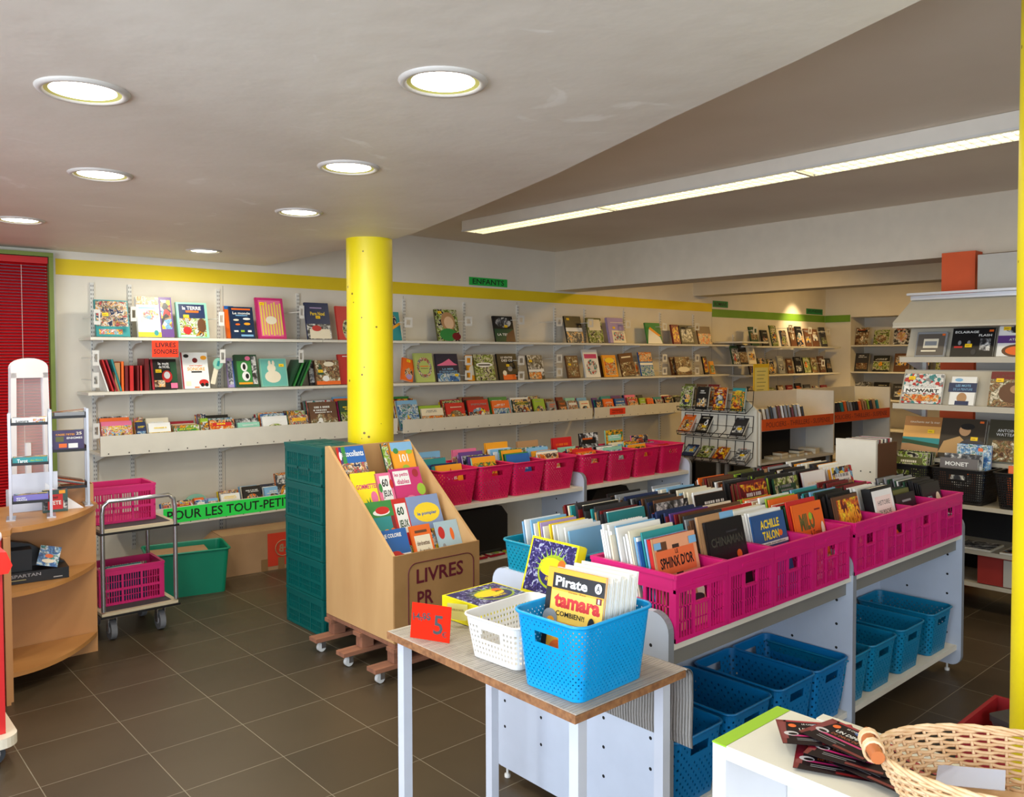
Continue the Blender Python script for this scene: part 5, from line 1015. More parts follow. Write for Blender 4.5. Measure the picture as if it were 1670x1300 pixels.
# wire display racks
DT = .812
def rack(label, x, y, w, d, rz, trays, fold=True):
    t = thing('tiered_rack', label, 'display rack', (x, y, DT), rz, 'small tiered racks on the desk')
    for sx in (-1, 1):
        for yy in (-d/2, d/2): MB().box(sx*w/2-.006, yy-.006, .006, sx*w/2+.006, yy+.006, .53, ALU).build('post', t)
        MB().box(sx*w/2-.02, -d/2-.02, 0, sx*w/2+.02, d/2+.02, .007, ALU).build('foot', t)
    for z in trays:
        MB().box(-w/2+.007, -d/2, z, w/2-.007, d/2, z+.004, BLACKM).box(-w/2+.007, -d/2-.002, z, w/2-.007, -d/2, z+.014, BLACKM).box(-w/2+.0065, -d/2, z, -w/2+.009, d/2, z+.032, BLACKM).box(w/2-.009, -d/2, z, w/2-.0065, d/2, z+.032, BLACKM).build('tray', t)
    return t
rack('grey metal tiered rack of three flat boxed card games at the desk front', .945, 4.70, .175, .085, R(-12), (.08, .27, .47))
rack('grey metal tiered rack with a purple puzzle book, right on the desk', 1.175, 4.93, .175, .095, R(-8), (.10, .30, .48))
def fbox(label, loc, rz, w, d, h, col, lines, rx=0, art=None):
    t = thing('card_game_box', label, 'card game box', loc, rz, 'small boxes in the tiered racks'); t.rotation_euler = (rx, 0, rz)
    m = MB(); m.box(-w/2, -d/2, 0, w/2, d/2, h, km(col) if isinstance(col, str) else col)
    for k, a in enumerate(art or []):
        x0, z0, x1, z1, mm = a; m.box(-w/2+x0*w, -d/2-.0004*(k+1), z0*h, -w/2+x1*w, -d/2, z1*h, mm)
    for (s, u, v, W, H, k) in lines: m.text(s, (-w/2+u*w, -d/2-.002, v*h), (1, 0, 0), (0, 0, 1), W*w, H*h, km(k), bold=.02)
    m.add([(-w/2+.004, -d/2+.004, h+.0004), (w/2-.004, -d/2+.004, h+.0004), (w/2-.004, d/2-.004, h+.0004), (-w/2+.004, d/2-.004, h+.0004)], [(0, 1, 2, 3)], ILL['town']); m.build('carton', t); return t
c12, s12 = math.cos(R(-12)), math.sin(R(-12))
fbox('white flat game box in the top tier of the front rack', (.945, 4.70, DT+.475), R(-12), .152, .07, .032, 'white', [('Luxure', .3, .5, .36, .4, 'dark_grey')], 0, [(.6, .1, .95, .8, I('candy'))])
fbox('teal flat box lettered Tarot in the middle tier of the front rack', (.945, 4.70, DT+.275), R(-12), .152, .07, .034, 'teal', [('Tarot', .28, .5, .3, .55, 'white'), ('des fleurs', .68, .55, .36, .25, 'lime')], 0)
fbox('violet flat game box in the lowest tier of the front rack', (.945, 4.70, DT+.085), R(-12), .152, .07, .036, mt((112, 104, 176), .4), [('MON PETIT', .22, .62, .26, .2, 'white'), ('ORACLE', .24, .34, .3, .24, 'white')], 0)
fbox('purple puzzle book standing in the rear rack', (1.17, 4.92, DT+.306), R(-8), .15, .05, .108, mt((62, 50, 92), .4), [('CASSE-TETES', .4, .8, .6, .09, 'amber'), ('25', .84, .84, .18, .14, 'cream'), ('ENIGMES', .7, .62, .5, .1, 'white')], 0, [(.1, .45, .35, .7, km('olive')), (.2, .15, .45, .35, km('orange')), (.5, .12, .8, .35, W_)])
fbox('grey box lying in the top tier of the rear rack', (1.18, 4.93, DT+.486), R(-8), .145, .08, .026, 'grey', [], 0)
o = MB().box(-.085, -.012, 0, .085, .012, .003, PALW).build('wooden_ruler', loc=(1.17, 4.935, DT+.516), rot=(0, R(-4), R(-2))); tag(o, 'thin wooden slat lying on top of the rear rack', 'ruler')
fbox('green game box with a red title square standing on the desk', (1.075, 4.80, DT+.0005), R(-6), .115, .03, .115, mt((56, 84, 78), .4), [('365', .5, .66, .2, .1, 'black'), ('TETE', .5, .42, .46, .18, 'white')], 0, [(.2, .12, .8, .8, km('red')), (.82, .1, .98, .5, I('mono')), (.02, .1, .18, .5, I('mono')), (.65, .82, .9, .97, km('amber'))])
o = MB().prism([(-.02, 0), (.16, 0), (-.02, .15)], -.002, .002, mt((232, 232, 236), .5), 'y').build('white_card_stand', loc=(1.06, 4.845, DT), rot=(0, 0, R(-6))); tag(o, 'white triangular card stand behind the green game box', 'stand')
t = thing('brown_box', 'open brown wooden box holding tilted flyers at the desk end', 'box', (1.235, 5.04, DT+.001), R(-6)); MB().box(-.08, -.04, 0, .08, .04, .01, BEE).box(-.08, -.045, 0, .08, -.04, .10, BEE).box(-.08, .04, 0, .08, .045, .10, BEE).box(.075, -.04, 0, .08, .04, .1, BEE).box(-.08, -.04, 0, -.075, .04, .1, BEE).build('walls', t)
for j, c in enumerate(('red', 'grey', 'white', 'orange', 'brown')):
    o = MB().box(-.10, -.035, 0, .06, .035, .003, km(c)).build('flyer_pile', loc=(1.225-j*.004, 5.035, DT+.106+j*.0075), rot=(0, R(14), R(-6))); tag(o, '%s leaflet in the tilted pile on the brown box at the desk end' % c, 'leaflet', 'leaflets on the brown box')
o = MB().box(-.11, -.003, 0, .11, .003, .2, mt((206, 210, 222), .5)).build('white_board', loc=(1.0, 4.90, DT), rot=(0, 0, R(-4))); tag(o, 'plain white board standing behind the tiered rack', 'board')
# anti-theft gate
t = thing('security_gate', 'white arched anti-theft gate in front of the red blind', 'security gate', (1.10, 5.47, 0), R(14))
GW = mt((232, 228, 228), .35)
def arch(w, h, r, z0):
    p = [(-w/2, z0), (w/2, z0), (w/2*.86, h-r)]
    for i in range(1, 9): a = R(10+160*i/9); p.append((w/2*.86*math.cos(a), h-r+r*math.sin(a)))
    p.append((-w/2*.86, h-r)); return p
w_, h_ = .26, 1.615
m = MB()
m.hexa([(-w_/2, -.015, 0), (-w_/2+.035, -.015, 0), (-w_/2+.035, .015, 0), (-w_/2, .015, 0), (-w_/2*.8, -.015, 1.53), (-w_/2*.8+.03, -.015, 1.53), (-w_/2*.8+.03, .015, 1.53), (-w_/2*.8, .015, 1.53)], GW)
m.hexa([(w_/2-.035, -.015, 0), (w_/2, -.015, 0), (w_/2, .015, 0), (w_/2-.035, .015, 0), (w_/2*.8-.03, -.015, 1.53), (w_/2*.8, -.015, 1.53), (w_/2*.8, .015, 1.53), (w_/2*.8-.03, .015, 1.53)], GW)
top = [(-w_/2*.8, 1.50), (w_/2*.8, 1.50), (w_/2*.8, 1.56)]+[(w_/2*.8*math.cos(R(a)), 1.56+.055*math.sin(R(a))) for a in range(15, 180, 15)]+[(-w_/2*.8, 1.56)]
m.prism(top, -.015, .015, GW, 'y'); m.box(-.025, -.012, .9, .0, .012, 1.12, GW); m.box(-w_/2, -.016, 0, w_/2, .016, .86, GW); m.box(-.16, -.09, 0, .16, .09, .02, GW)
m.build('frame', t)
gl = bpy.data.materials.new('clear_plastic'); gl.use_nodes = True; nt = gl.node_tree; nt.nodes.clear(); o_ = nt.nodes.new('ShaderNodeOutputMaterial'); mx = nt.nodes.new('ShaderNodeMixShader'); tr = nt.nodes.new('ShaderNodeBsdfTransparent'); gs = nt.nodes.new('ShaderNodeBsdfGlossy'); df = nt.nodes.new('ShaderNodeBsdfDiffuse'); m2 = nt.nodes.new('ShaderNodeMixShader')
gs.inputs['Roughness'].default_value = .1; df.inputs['Color'].default_value = (.9, .88, .9, 1); mx.inputs[0].default_value = .28; m2.inputs[0].default_value = .6; nt.links.new(gs.outputs[0], m2.inputs[1]); nt.links.new(df.outputs[0], m2.inputs[2]); nt.links.new(tr.outputs[0], mx.inputs[1]); nt.links.new(m2.outputs[0], mx.inputs[2]); nt.links.new(mx.outputs[0], o_.inputs[0])
MB().box(-w_/2*.75, -.003, .86, w_/2*.75, .003, 1.505, gl).build('clear_panel', t)
# red cart at the left edge
t = thing('red_counter_cart', 'red sided cart with a cream base and grey caster at the left edge', 'cart', (.375, 3.93, 0))
MB().prism([(p[0], p[1]) for p in rrect(.62, .5, .06, 6)], .095, .135, mt((216, 206, 184), .4), 'z').build('base_board', t)
MB().box(-.28, -.2, .136, .27, .2, .77, RD).build('red_body', t)
m = MB(); m.prism([(-.30, .0), (.285, .0), (.30, .03), (.28, .085), (-.30, .14)], -.23, .23, mt((230, 40, 24), .3), 'y'); m.build('red_lid', t, loc=(0, 0, .775))
for (x, y) in ((.235, -.14), (.235, .15), (-.235, -.14), (-.235, .15)):
    w_p = MB().tube([(x, y-.016, .042), (x, y+.016, .042)], .041, mt((50, 52, 56), .6), 18).tube([(x, y-.018, .042), (x, y+.018, .042)], .024, STEEL, 14); c = MB(); c.box(x-.012, y-.022, .035, x+.012, y-.018, .095, STEEL).box(x-.012, y+.018, .035, x+.012, y+.022, .095, STEEL); w_p.build('wheel', c.build('caster', t))
m = MB(); m.tube([(0, 0, 0), (.16, 0, 0)], .02, mt((200, 190, 190), .4), 16); m.tube([(.159, 0, 0), (.161, 0, 0)], .015, BLACKM, 16)
tag(m.build('rolled_poster', loc=(.53, 3.98, .882), rot=(0, R(6), R(10))), 'rolled poster tube lying on the red cart lid', 'tube')

# ================================================================== NEAR LOW SHELF WITH WICKER BASKET
SZ = .85
t = thing('low_bookcase', 'white low bookcase with a lime green edge strip, nearest the camera', 'bookcase', (0, 0, 0))
NX0, NX1, NY1, NY0 = 1.382, 1.625, .948, -.35
WH = mt((222, 218, 204), .4); WHF = mt((226, 226, 228), .4)
MB().box(NX0, NY0, SZ-.028, NX1, NY1-.03, SZ, WH).build('top_board', t)
MB().box(NX0-.001, NY1-.03, .02, NX1, NY1, SZ-.003, WHF).build('end_panel', t)
MB().box(NX0-.0015, NY1-.031, SZ-.003, NX1, NY1+.001, SZ, mt((150, 196, 40), .45)).build('green_strip', t)
for z in (.55, .28): MB().box(NX0+.01, NY0, z-.022, NX1, NY1-.031, z, WHF).build('inner_shelf', t)
MB().box(NX1-.012, NY0, .02, NX1+.0, NY1-.031, SZ-.029, WHF).build('back_board', t); MB().box(NX0, NY0-.03, .02, NX1, NY0-.001, SZ, WHF).build('end_panel', t); MB().box(NX0+.01, NY0, .02, NX1, NY1-.031, .06, WHF).build('plinth', t)
MB().box(NX1-.0, NY0, SZ-.02, NX1+.03, NY1-.09, SZ+.003, WH).build('rear_lip', t)
# theatre flyers
DKR = mt((26, 12, 18), .55, spec=.2, key='flyer')
def flyer(label, px, py, rz, z, k):
    p = Vector((px, py, SZ)); m = MB(); w, h = .148, .105; m.box(-w/2, -h/2, 0, w/2, h/2, .0009, DKR); e = .0011
    def q(x0, y0, x1, y1, mm, n=0): m.add([(-w/2+x0*w, -h/2+y0*h, e+n*.0002), (-w/2+x1*w, -h/2+y0*h, e+n*.0002), (-w/2+x1*w, -h/2+y1*h, e+n*.0002), (-w/2+x0*w, -h/2+y1*h, e+n*.0002)], [(0, 1, 2, 3)], mm)
    m.add([(-w/2, h/2, e), (-w/2+.02, h/2, e), (-w/2+.008, -h/2, e), (-w/2, -h/2, e)], [(0, 3, 2, 1)], km('dark_red')); q(.1, .93, 1, 1, km('crimson')); q(.02, .2, .10, .9, mt((120, 20, 40), .3), 1)
    m.disc((.012, .034, e+.0002), .02, mt((36, 84, 160), .3), 18, ry=.009); m.disc((-.045, .028, e+.0003), .008, km('orange'), 12)
    m.text('LE CARREFOUR DES ARTS', (.012, .036, e+.0006), (1, 0, 0), (0, 1, 0), .075, .006, W_, bold=.01)
    m.text('UN DIMANCHE', (.012, .012, e+.0006), (1, 0, 0), (0, 1, 0), .092, .0115, W_, bold=.02); m.text('DE DEUX DE SCENE', (.012, -.003, e+.0006), (1, 0, 0), (0, 1, 0), .09, .008, mt((170, 84, 30), .3), bold=.01)
    q(.14, .32, .78, .38, km('magenta'), 1); q(.2, .22, .6, .24, km('grey'), 1); q(.2, .16, .5, .18, km('grey'), 1); m.disc((-.052, -.008, e+.0003), .014, mt((200, 196, 200), .3), 16, ry=.01); m.disc((-.049, -.01, e+.0005), .009, DKR, 12, ry=.005); q(.5, .04, .95, .12, km('dark_red'), 1)
    o = m.build('theatre_flyer', loc=(p.x, p.y, SZ+.001+z), rot=(0, 0, rz)); tag(o, label, 'flyer', 'theatre flyers on the low bookcase')
names = ['theatre flyer with its mask showing, left edge of the pile', 'theatre flyer on top of the pile with its title readable', 'theatre flyer beneath the top one', 'theatre flyer slid out at the front of the pile', 'theatre flyer sticking out lowest on the pile', 'theatre flyer partly under the wicker basket handle', 'theatre flyer hidden mostly in the middle of the pile']
fp = [(1.523, .80, -52, .0192, 0), (1.536, .746, -100, .023, 1), (1.50, .72, -80, .0155, 2), (1.52, .70, -92, .0077, 3), (1.47, .735, -65, .0038, 4), (1.49, .66, -96, .0115, 5), (1.55, .68, -112, .0, 6)]
for (px, py, a, z, k) in sorted(fp, key=lambda q: q[3]): flyer(names[k], px, py, R(a), z, k)
# wicker basket
WK = noisy('peeled_willow', (214, 172, 124), (238, 206, 164), 30, .55, .05); WKD = mt((186, 104, 52), .5)
t = thing('wicker_basket', 'oval peeled willow basket with a stick handle on the low bookcase', 'basket', (1.505, .45, SZ+.001), R(-56))
A0, B0, A1, B1, HH = .15, .095, .205, .135, .088
def ell(f, a, off=0.0): return ((A0+(A1-A0)*f**.8+off)*math.cos(a), (B0+(B1-B0)*f**.8+off)*math.sin(a), f*HH)
m = MB(); NS = 44
for row in range(15):
    f = row/14
    m.tube([ell(f, 2*PI*k/(NS*2), .0035*(1 if (k//2+row) % 2 else -1)) for k in range(NS*2)], .0031, WK, 5, True)
m.build('woven_wall', t)
m = MB()
for k in range(NS): m.tube([ell(f/4, 2*PI*k/NS) for f in range(5)], .0028, WK, 5)
m.build('stakes', t)
m = MB()
for s in range(3): m.tube([ell(1, 2*PI*k/60, .003*math.sin(k*PI/3+s*2.1)) [:2]+(HH+.006+.004*math.cos(k*PI/3+s*2.1),) for k in range(60)], .0036, WK, 5, True)
m.build('braided_rim', t)
MB().prism([(A0*math.cos(2*PI*k/30), B0*math.sin(2*PI*k/30)) for k in range(30)], .001, .005, WK, 'z').build('base', t)
for s in (-1, 1):
    m = MB(); m.tube([(s*(A1+.010), -.048, HH+.015), (s*(A1+.016), 0, HH+.018), (s*(A1+.010), .048, HH+.013)], [.0115, .0125, .0115], WKD, 12); m.build('stick_handle', t)
    m = MB()
    for yy in (-.018, .02): [m.tube([(s*(A1+.012+.0155*math.cos(2*PI*k/12)), yy+dy, HH+.013+.0175*math.sin(2*PI*k/12)) for k in range(12)], .0028, WK, 6, True) for dy in (-.004, .0015, .007)]
    m.build('binding', t)
o = MB().box(-.05, -.03, 0, .055, .03, .0012, mt((206, 212, 234), .5)).build('paper_slip', loc=onZ(1580, 1268, SZ+.04), rot=(R(8), R(-10), R(-75))); tag(o, 'folded white paper slip lying inside the wicker basket', 'paper')

# ================================================================== ART BOOK SHELVES ON THE RIGHT
AXF, AXB = 5.6, 6.05; AY1, AY0 = 2.44, .3
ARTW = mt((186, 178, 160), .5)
t = thing('art_book_shelving', 'tall white shelving unit of art books facing the aisle at the right', 'shelving unit', (0, 0, 0))
for y in (2.40, 1.62, .80): MB().box(AXB-.03, y-.015, .05, AXB, y+.015, 2.0, METALW).build('post', t)
for z, x0 in ((1.60, 5.72), (1.29, 5.62), (.935, 5.68), (.695, 5.42), (.39, 5.58), (.18, 5.6)):
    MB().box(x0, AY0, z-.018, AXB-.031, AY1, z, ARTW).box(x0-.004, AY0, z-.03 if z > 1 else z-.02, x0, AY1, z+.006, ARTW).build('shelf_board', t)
for (z, x0) in ((1.60, 5.72), (1.29, 5.62), (.935, 5.68)):
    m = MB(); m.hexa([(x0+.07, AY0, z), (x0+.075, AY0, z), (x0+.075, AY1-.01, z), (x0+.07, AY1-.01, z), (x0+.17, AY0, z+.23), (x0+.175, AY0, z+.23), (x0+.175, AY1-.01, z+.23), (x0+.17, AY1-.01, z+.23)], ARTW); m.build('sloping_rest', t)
    MB().prism([(x0+.01, z-.02), (AXB-.035, z-.02), (AXB-.035, z-.10)], AY1-.03, AY1-.024, METALW, 'y').build('bracket', t)
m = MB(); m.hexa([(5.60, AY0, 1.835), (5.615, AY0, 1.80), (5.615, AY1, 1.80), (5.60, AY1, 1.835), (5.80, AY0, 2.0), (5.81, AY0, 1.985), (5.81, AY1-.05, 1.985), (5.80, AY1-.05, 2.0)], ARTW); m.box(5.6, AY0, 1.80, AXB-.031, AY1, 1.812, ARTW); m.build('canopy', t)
MB().box(5.72, AY0, 2.02, 5.76, AY1-.04, 2.035, ALU).box(5.76, AY0, 1.99, 5.80, AY1-.05, 2.018, ALU).build('lamp_rail', t)
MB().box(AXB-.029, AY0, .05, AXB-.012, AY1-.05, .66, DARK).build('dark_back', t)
MB().box(5.62, 1.2, .185, 5.9, 1.9, .36, mt((150, 40, 34), .6)).box(5.61, 1.2, .19, 5.62, 1.75, .355, mt((176, 172, 164), .6)).build('drawer_box', t)
struct(MB().box(6.2, 2.14, 0, 6.335, 2.36, 2.34, mt((214, 84, 30), .6)).build('trim_orange_pillar'))
struct(MB().box(6.13, .0, 1.0, 6.19, 2.1, 2.3, mt((190, 186, 178), .7)).build('trim_partition'))
def ab(ya, yb, zt, zs, x, label, col, art, st=None, t=.02, lean=20, n=1):
    """art book seen between two ys on the unit, facing -x"""
    w = abs(ya-yb); h = (zt-zs)/math.cos(R(lean)); return book('art_book', label, 'book', 'art books on the right shelving', w, h, t, col, art, (x, (ya+yb)/2, zs+.001), R(-90), R(lean), 0, st)
ab(2.36, 2.17, 1.765, 1.60, 5.765, 'grey brick patterned art book, top row left', 'grey', [('r', .04, .05, .96, .92, mt((96, 88, 80), .4)), ('r', .25, .35, .75, .72, km('cream')), ('r', .3, .45, .7, .62, km('grey')), ('r', .2, .2, .7, .26, km('cream')), ('r', .85, .84, .95, .92, km('orange'))])
ab(2.135, 1.88, 1.785, 1.60, 5.765, 'black photography book on studio lighting, top row', 'black', [T_('ECLAIRAGE', .34, .86, .56, .08, 'white'), T_('FLASH', .78, .74, .3, .08, 'white'), ('r', .86, .86, .96, .93, km('orange')), ('r', .68, .2, .92, .62, I('mono')), ('e', .2, .48, .04, .08, km('grey')), ('e', .42, .48, .04, .08, km('grey')), ('e', .55, .16, .06, .1, km('dark_grey')), ('r', .08, .3, .28, .36, km('red'))], (.42, .38))
ab(1.86, 1.60, 1.80, 1.60, 5.765, 'white baking book with a loaf and dark band, top row', 'white', [('e', .45, .85, .3, .12, I('mono')), ('r', 0, .42, 1, .66, km('purple')), T_('ATELIER DU PAIN', .6, .53, .7, .07, 'white', 0), ('e', .45, .18, .34, .2, km('brown')), ('e', .45, .18, .26, .14, km('orange'))], (.18, .88))
ab(1.58, 1.36, 1.79, 1.60, 5.765, 'amber art book in the top row beside the column', 'amber', [('r', .1, .1, .9, .8, I('warm'))])
ab(2.40, 2.15, 1.485, 1.29, 5.66, 'white paint-splashed art book with black title', 'white', [('r', 0, 0, 1, 1, I('dots')), ('r', .05, .08, .95, .3, I('warm')), ('r', .02, .36, .98, .58, W_), T_('KUNSTHANDWERK', .5, .55, .7, .05, 'black', 0), T_('NOWART', .5, .43, .84, .12, 'black', .04)], (.2, .85))
ab(2.10, 1.95, 1.47, 1.29, 5.66, 'small white book with a navy title band, middle row', 'white', [('r', -.08, .45, 1.04, .78, km('navy')), T_('LES MOTS', .5, .68, .6, .08, 'light_blue'), T_('DE LA PEINTURE', .5, .55, .76, .08, 'light_blue', 0), ('e', .5, .25, .2, .18, km('tan')), ('r', .25, .0, .8, .14, km('navy')), ('e', .3, .88, .16, .06, km('light_blue'))])
ab(1.87, 1.60, 1.505, 1.29, 5.66, 'dark bronze painting book with a woman, middle row', 'dark_red', [('r', 0, .0, 1, .78, I('wood')), ('e', .5, .4, .3, .3, km('brown')), ('e', .55, .5, .12, .12, km('tan')), T_('FLAMBOYANT', .5, .88, .8, .07, 'brown', 0)], (.2, .75))
ab(1.57, 1.36, 1.49, 1.29, 5.66, 'brown art book in the middle row beside the column', 'brown', [('r', .1, .1, .9, .8, I('wood'))])
ab(2.43, 2.19, 1.19, .94, 5.73, 'large art book with a sunset seascape, bottom row', 'amber', [('r', 0, .45, 1, .75, mt((226, 168, 90), .4)), ('r', 0, .25, 1, .45, km('teal')), ('r', 0, 0, 1, .28, km('tan')), ('p', [(0, .4), (1, .3), (1, .2), (0, .3)], km('dark_green')), ('r', 0, .75, 1, 1, mt((166, 112, 60), .4)), T_('couchants sur la mer', .55, .86, .8, .06, 'cream', 0)], (.75, .62), .025)
ab(2.19, 1.92, 1.19, .94, 5.73, 'dark old master painting book with a young face, bottom row', 'brown', [('r', 0, 0, 1, 1, mt((52, 42, 30), .4)), ('e', .55, .7, .13, .14, mt((214, 164, 116), .4)), ('e', .6, .8, .16, .08, B_), ('p', [(0, .1), (.1, .4), (.45, .55), (.55, .45), (.5, .1)], mt((190, 150, 96), .4)), ('e', .75, .3, .3, .2, mt((60, 58, 66), .4)), ('r', .86, .9, .95, .95, km('orange'))], (.78, .5), .025)
ab(1.90, 1.62, 1.195, .94, 5.73, 'dark green old painting book with white title, bottom row', 'olive', [('r', 0, 0, 1, 1, mt((56, 52, 36), .4)), ('r', .1, .0, .9, .5, I('wood')), T_('ANTOINE', .38, .74, .4, .07, 'white', 0), T_('WATTEAU', .38, .64, .44, .07, 'white', 0), ('e', .65, .4, .08, .07, km('tan'))], (.7, .25), .025)
# black wire-look baskets
BLB = mt((24, 22, 22), .35)
kb = dict(w0=.28, d0=.27, w1=.33, d1=.32, h=.215, col=BLB, pitch=.014, hside='x', style='square')
BG = 'black plastic baskets of art books'
for i, (y, lab) in enumerate(((2.30, 'left black basket under the sunset seascape book'), (1.965, 'middle black basket holding the small art monographs'), (1.60, 'right black basket beside the yellow column'))): basket('blackb', lab, 'basket', BG, (5.60, y, .697), 0, **kb)
for j, c in enumerate(('olive', 'dark_green', 'black', 'olive')): o = book('art_book', '%s glossy book lying tilted in the left black basket' % c.replace('_', ' '), 'book', 'books in the left black basket', .22, .27, .02, c, art_auto(1300+j, km(c), 'moss'), (5.52+j*.04, 2.30, .71), R(-90), R(12), 0, (.8, .3))
MON = [('r', 0, 0, 1, 1, mt((104, 98, 96), .4)), T_('MONET', .45, .86, .62, .1, 'white', .02), ('r', 0, .2, 1, .74, km('brown')), ('e', .6, .5, .3, .2, I('mono')), ('r', .7, .62, .8, .7, km('orange'))]
book('art_book', 'grey-brown monograph titled in white at the front of the middle basket', 'book', 'books in the middle black basket', .22, .26, .02, 'grey', MON, (5.50, 1.985, .71), R(-90), R(8))
book('art_book', 'white art book behind the grey monograph in the middle basket', 'book', 'books in the middle black basket', .22, .285, .02, 'white', [('r', .0, .75, 1, 1, I('mono'))], (5.54, 1.975, .71), R(-90), R(8))
book('art_book', 'tall blue water picture book in the middle basket', 'book', 'books in the middle black basket', .2, .345, .02, 'blue', [('r', 0, .0, 1, 1, I('sea')), ('r', .62, .88, .76, .94, km('orange'))], (5.585, 1.93, .71), R(-90), R(8), 0, (.5, .78))
for j, c in enumerate(('orange', 'tan', 'white', 'amber')): book('art_book', '%s book standing in the right black basket' % c, 'book', 'books in the right black basket', .21, .24, .018, c, None, (5.50+j*.03, 1.60, .71), R(-90), R(8))
for i, (y, c, il) in enumerate(((2.2, 'grey', 'mono'), (1.93, 'cream', 'mono'), (1.66, 'cream', 'town'))):
    m = MB(); m.box(-.12, -.11, 0, .12, .11, .012, km(c)); m.box(-.11, -.1, .012, .11, .1, .0125, ILL[il]); m.box(-.121, -.109, .002, .119, .109, .010, PAPER); tag(m.build('magazine', loc=(5.72, y, .391)), '%s magazine lying on the lower right shelf, %s from the left' % (c, ORD[i]), 'magazine', 'magazines on the lower right shelf')
# red low box with plastic bags at the right edge
t = thing('red_crate', 'dark red open box at the right edge on the floor', 'box', (3.33, .93, 0), R(0)); DR = mt((150, 22, 26), .5)
MB().box(-.12, -.25, 0, .28, .22, .02, DR).box(-.12, -.25, .02, -.105, .22, .26, DR).box(.265, -.25, .02, .28, .22, .26, DR).box(-.105, .205, .02, .265, .22, .26, DR).box(-.105, -.25, .02, .265, -.235, .26, DR).build('walls', t)
for k in range(5):
    m = MB(); m.prism(rrect(.22, .15, .02, 3), 0, .022, mt((120, 118, 116) if k % 2 else (70, 68, 66), .2), 'z'); tag(m.build('plastic_packet', loc=(3.43, .98, .14+k*.024), rot=(0, 0, R(k*17))), 'clear plastic wrapped packet piled in the dark red box, %s up' % ORD[k], 'packet', 'plastic packets in the dark red box')
o = MB().box(-.1, -.12, 0, .25, .12, .11, mt((110, 20, 22), .6)).build('red_box_insert', loc=(3.33, .95, .022)); tag(o, 'inner carton lifting the packets in the dark red box', 'carton')
# small white block in the aisle, with records behind
t = thing('record_bin', 'white panelled bin of flat albums in front of the art shelving', 'bin', (5.1, 2.44, 0), R(0))
MB().box(-.012, -.13, .3, .012, .13, 1.085, BOARD).build('front_board', t); MB().box(.012, -.125, .8, .3, -.11, 1.06, mt((96, 60, 36), .6)).build('side_board', t); MB().box(.012, -.11, .78, .3, .125, .8, BOARD).box(.0, -.12, 0, .3, -.10, .8, BOARD).box(.0, .10, 0, .3, .12, .8, BOARD).build('carcass', t)
for k in range(4): MB().box(-.0135, -.1+k*.06, .885, -.012, -.092+k*.06, .893, DARK).build('screw', t)
for j in range(9):
    c = ['white', 'grey', 'dark_red', 'cream', 'black', 'white', 'dark_grey', 'crimson', 'white'][j]; book('flat_album', '%s flat album standing in the white panelled bin' % c.replace('_', ' '), 'album', 'flat albums in the white bin', .2, .275, .012, c, None, (5.15+j*.026, 2.445, .802), R(-90), R(6))

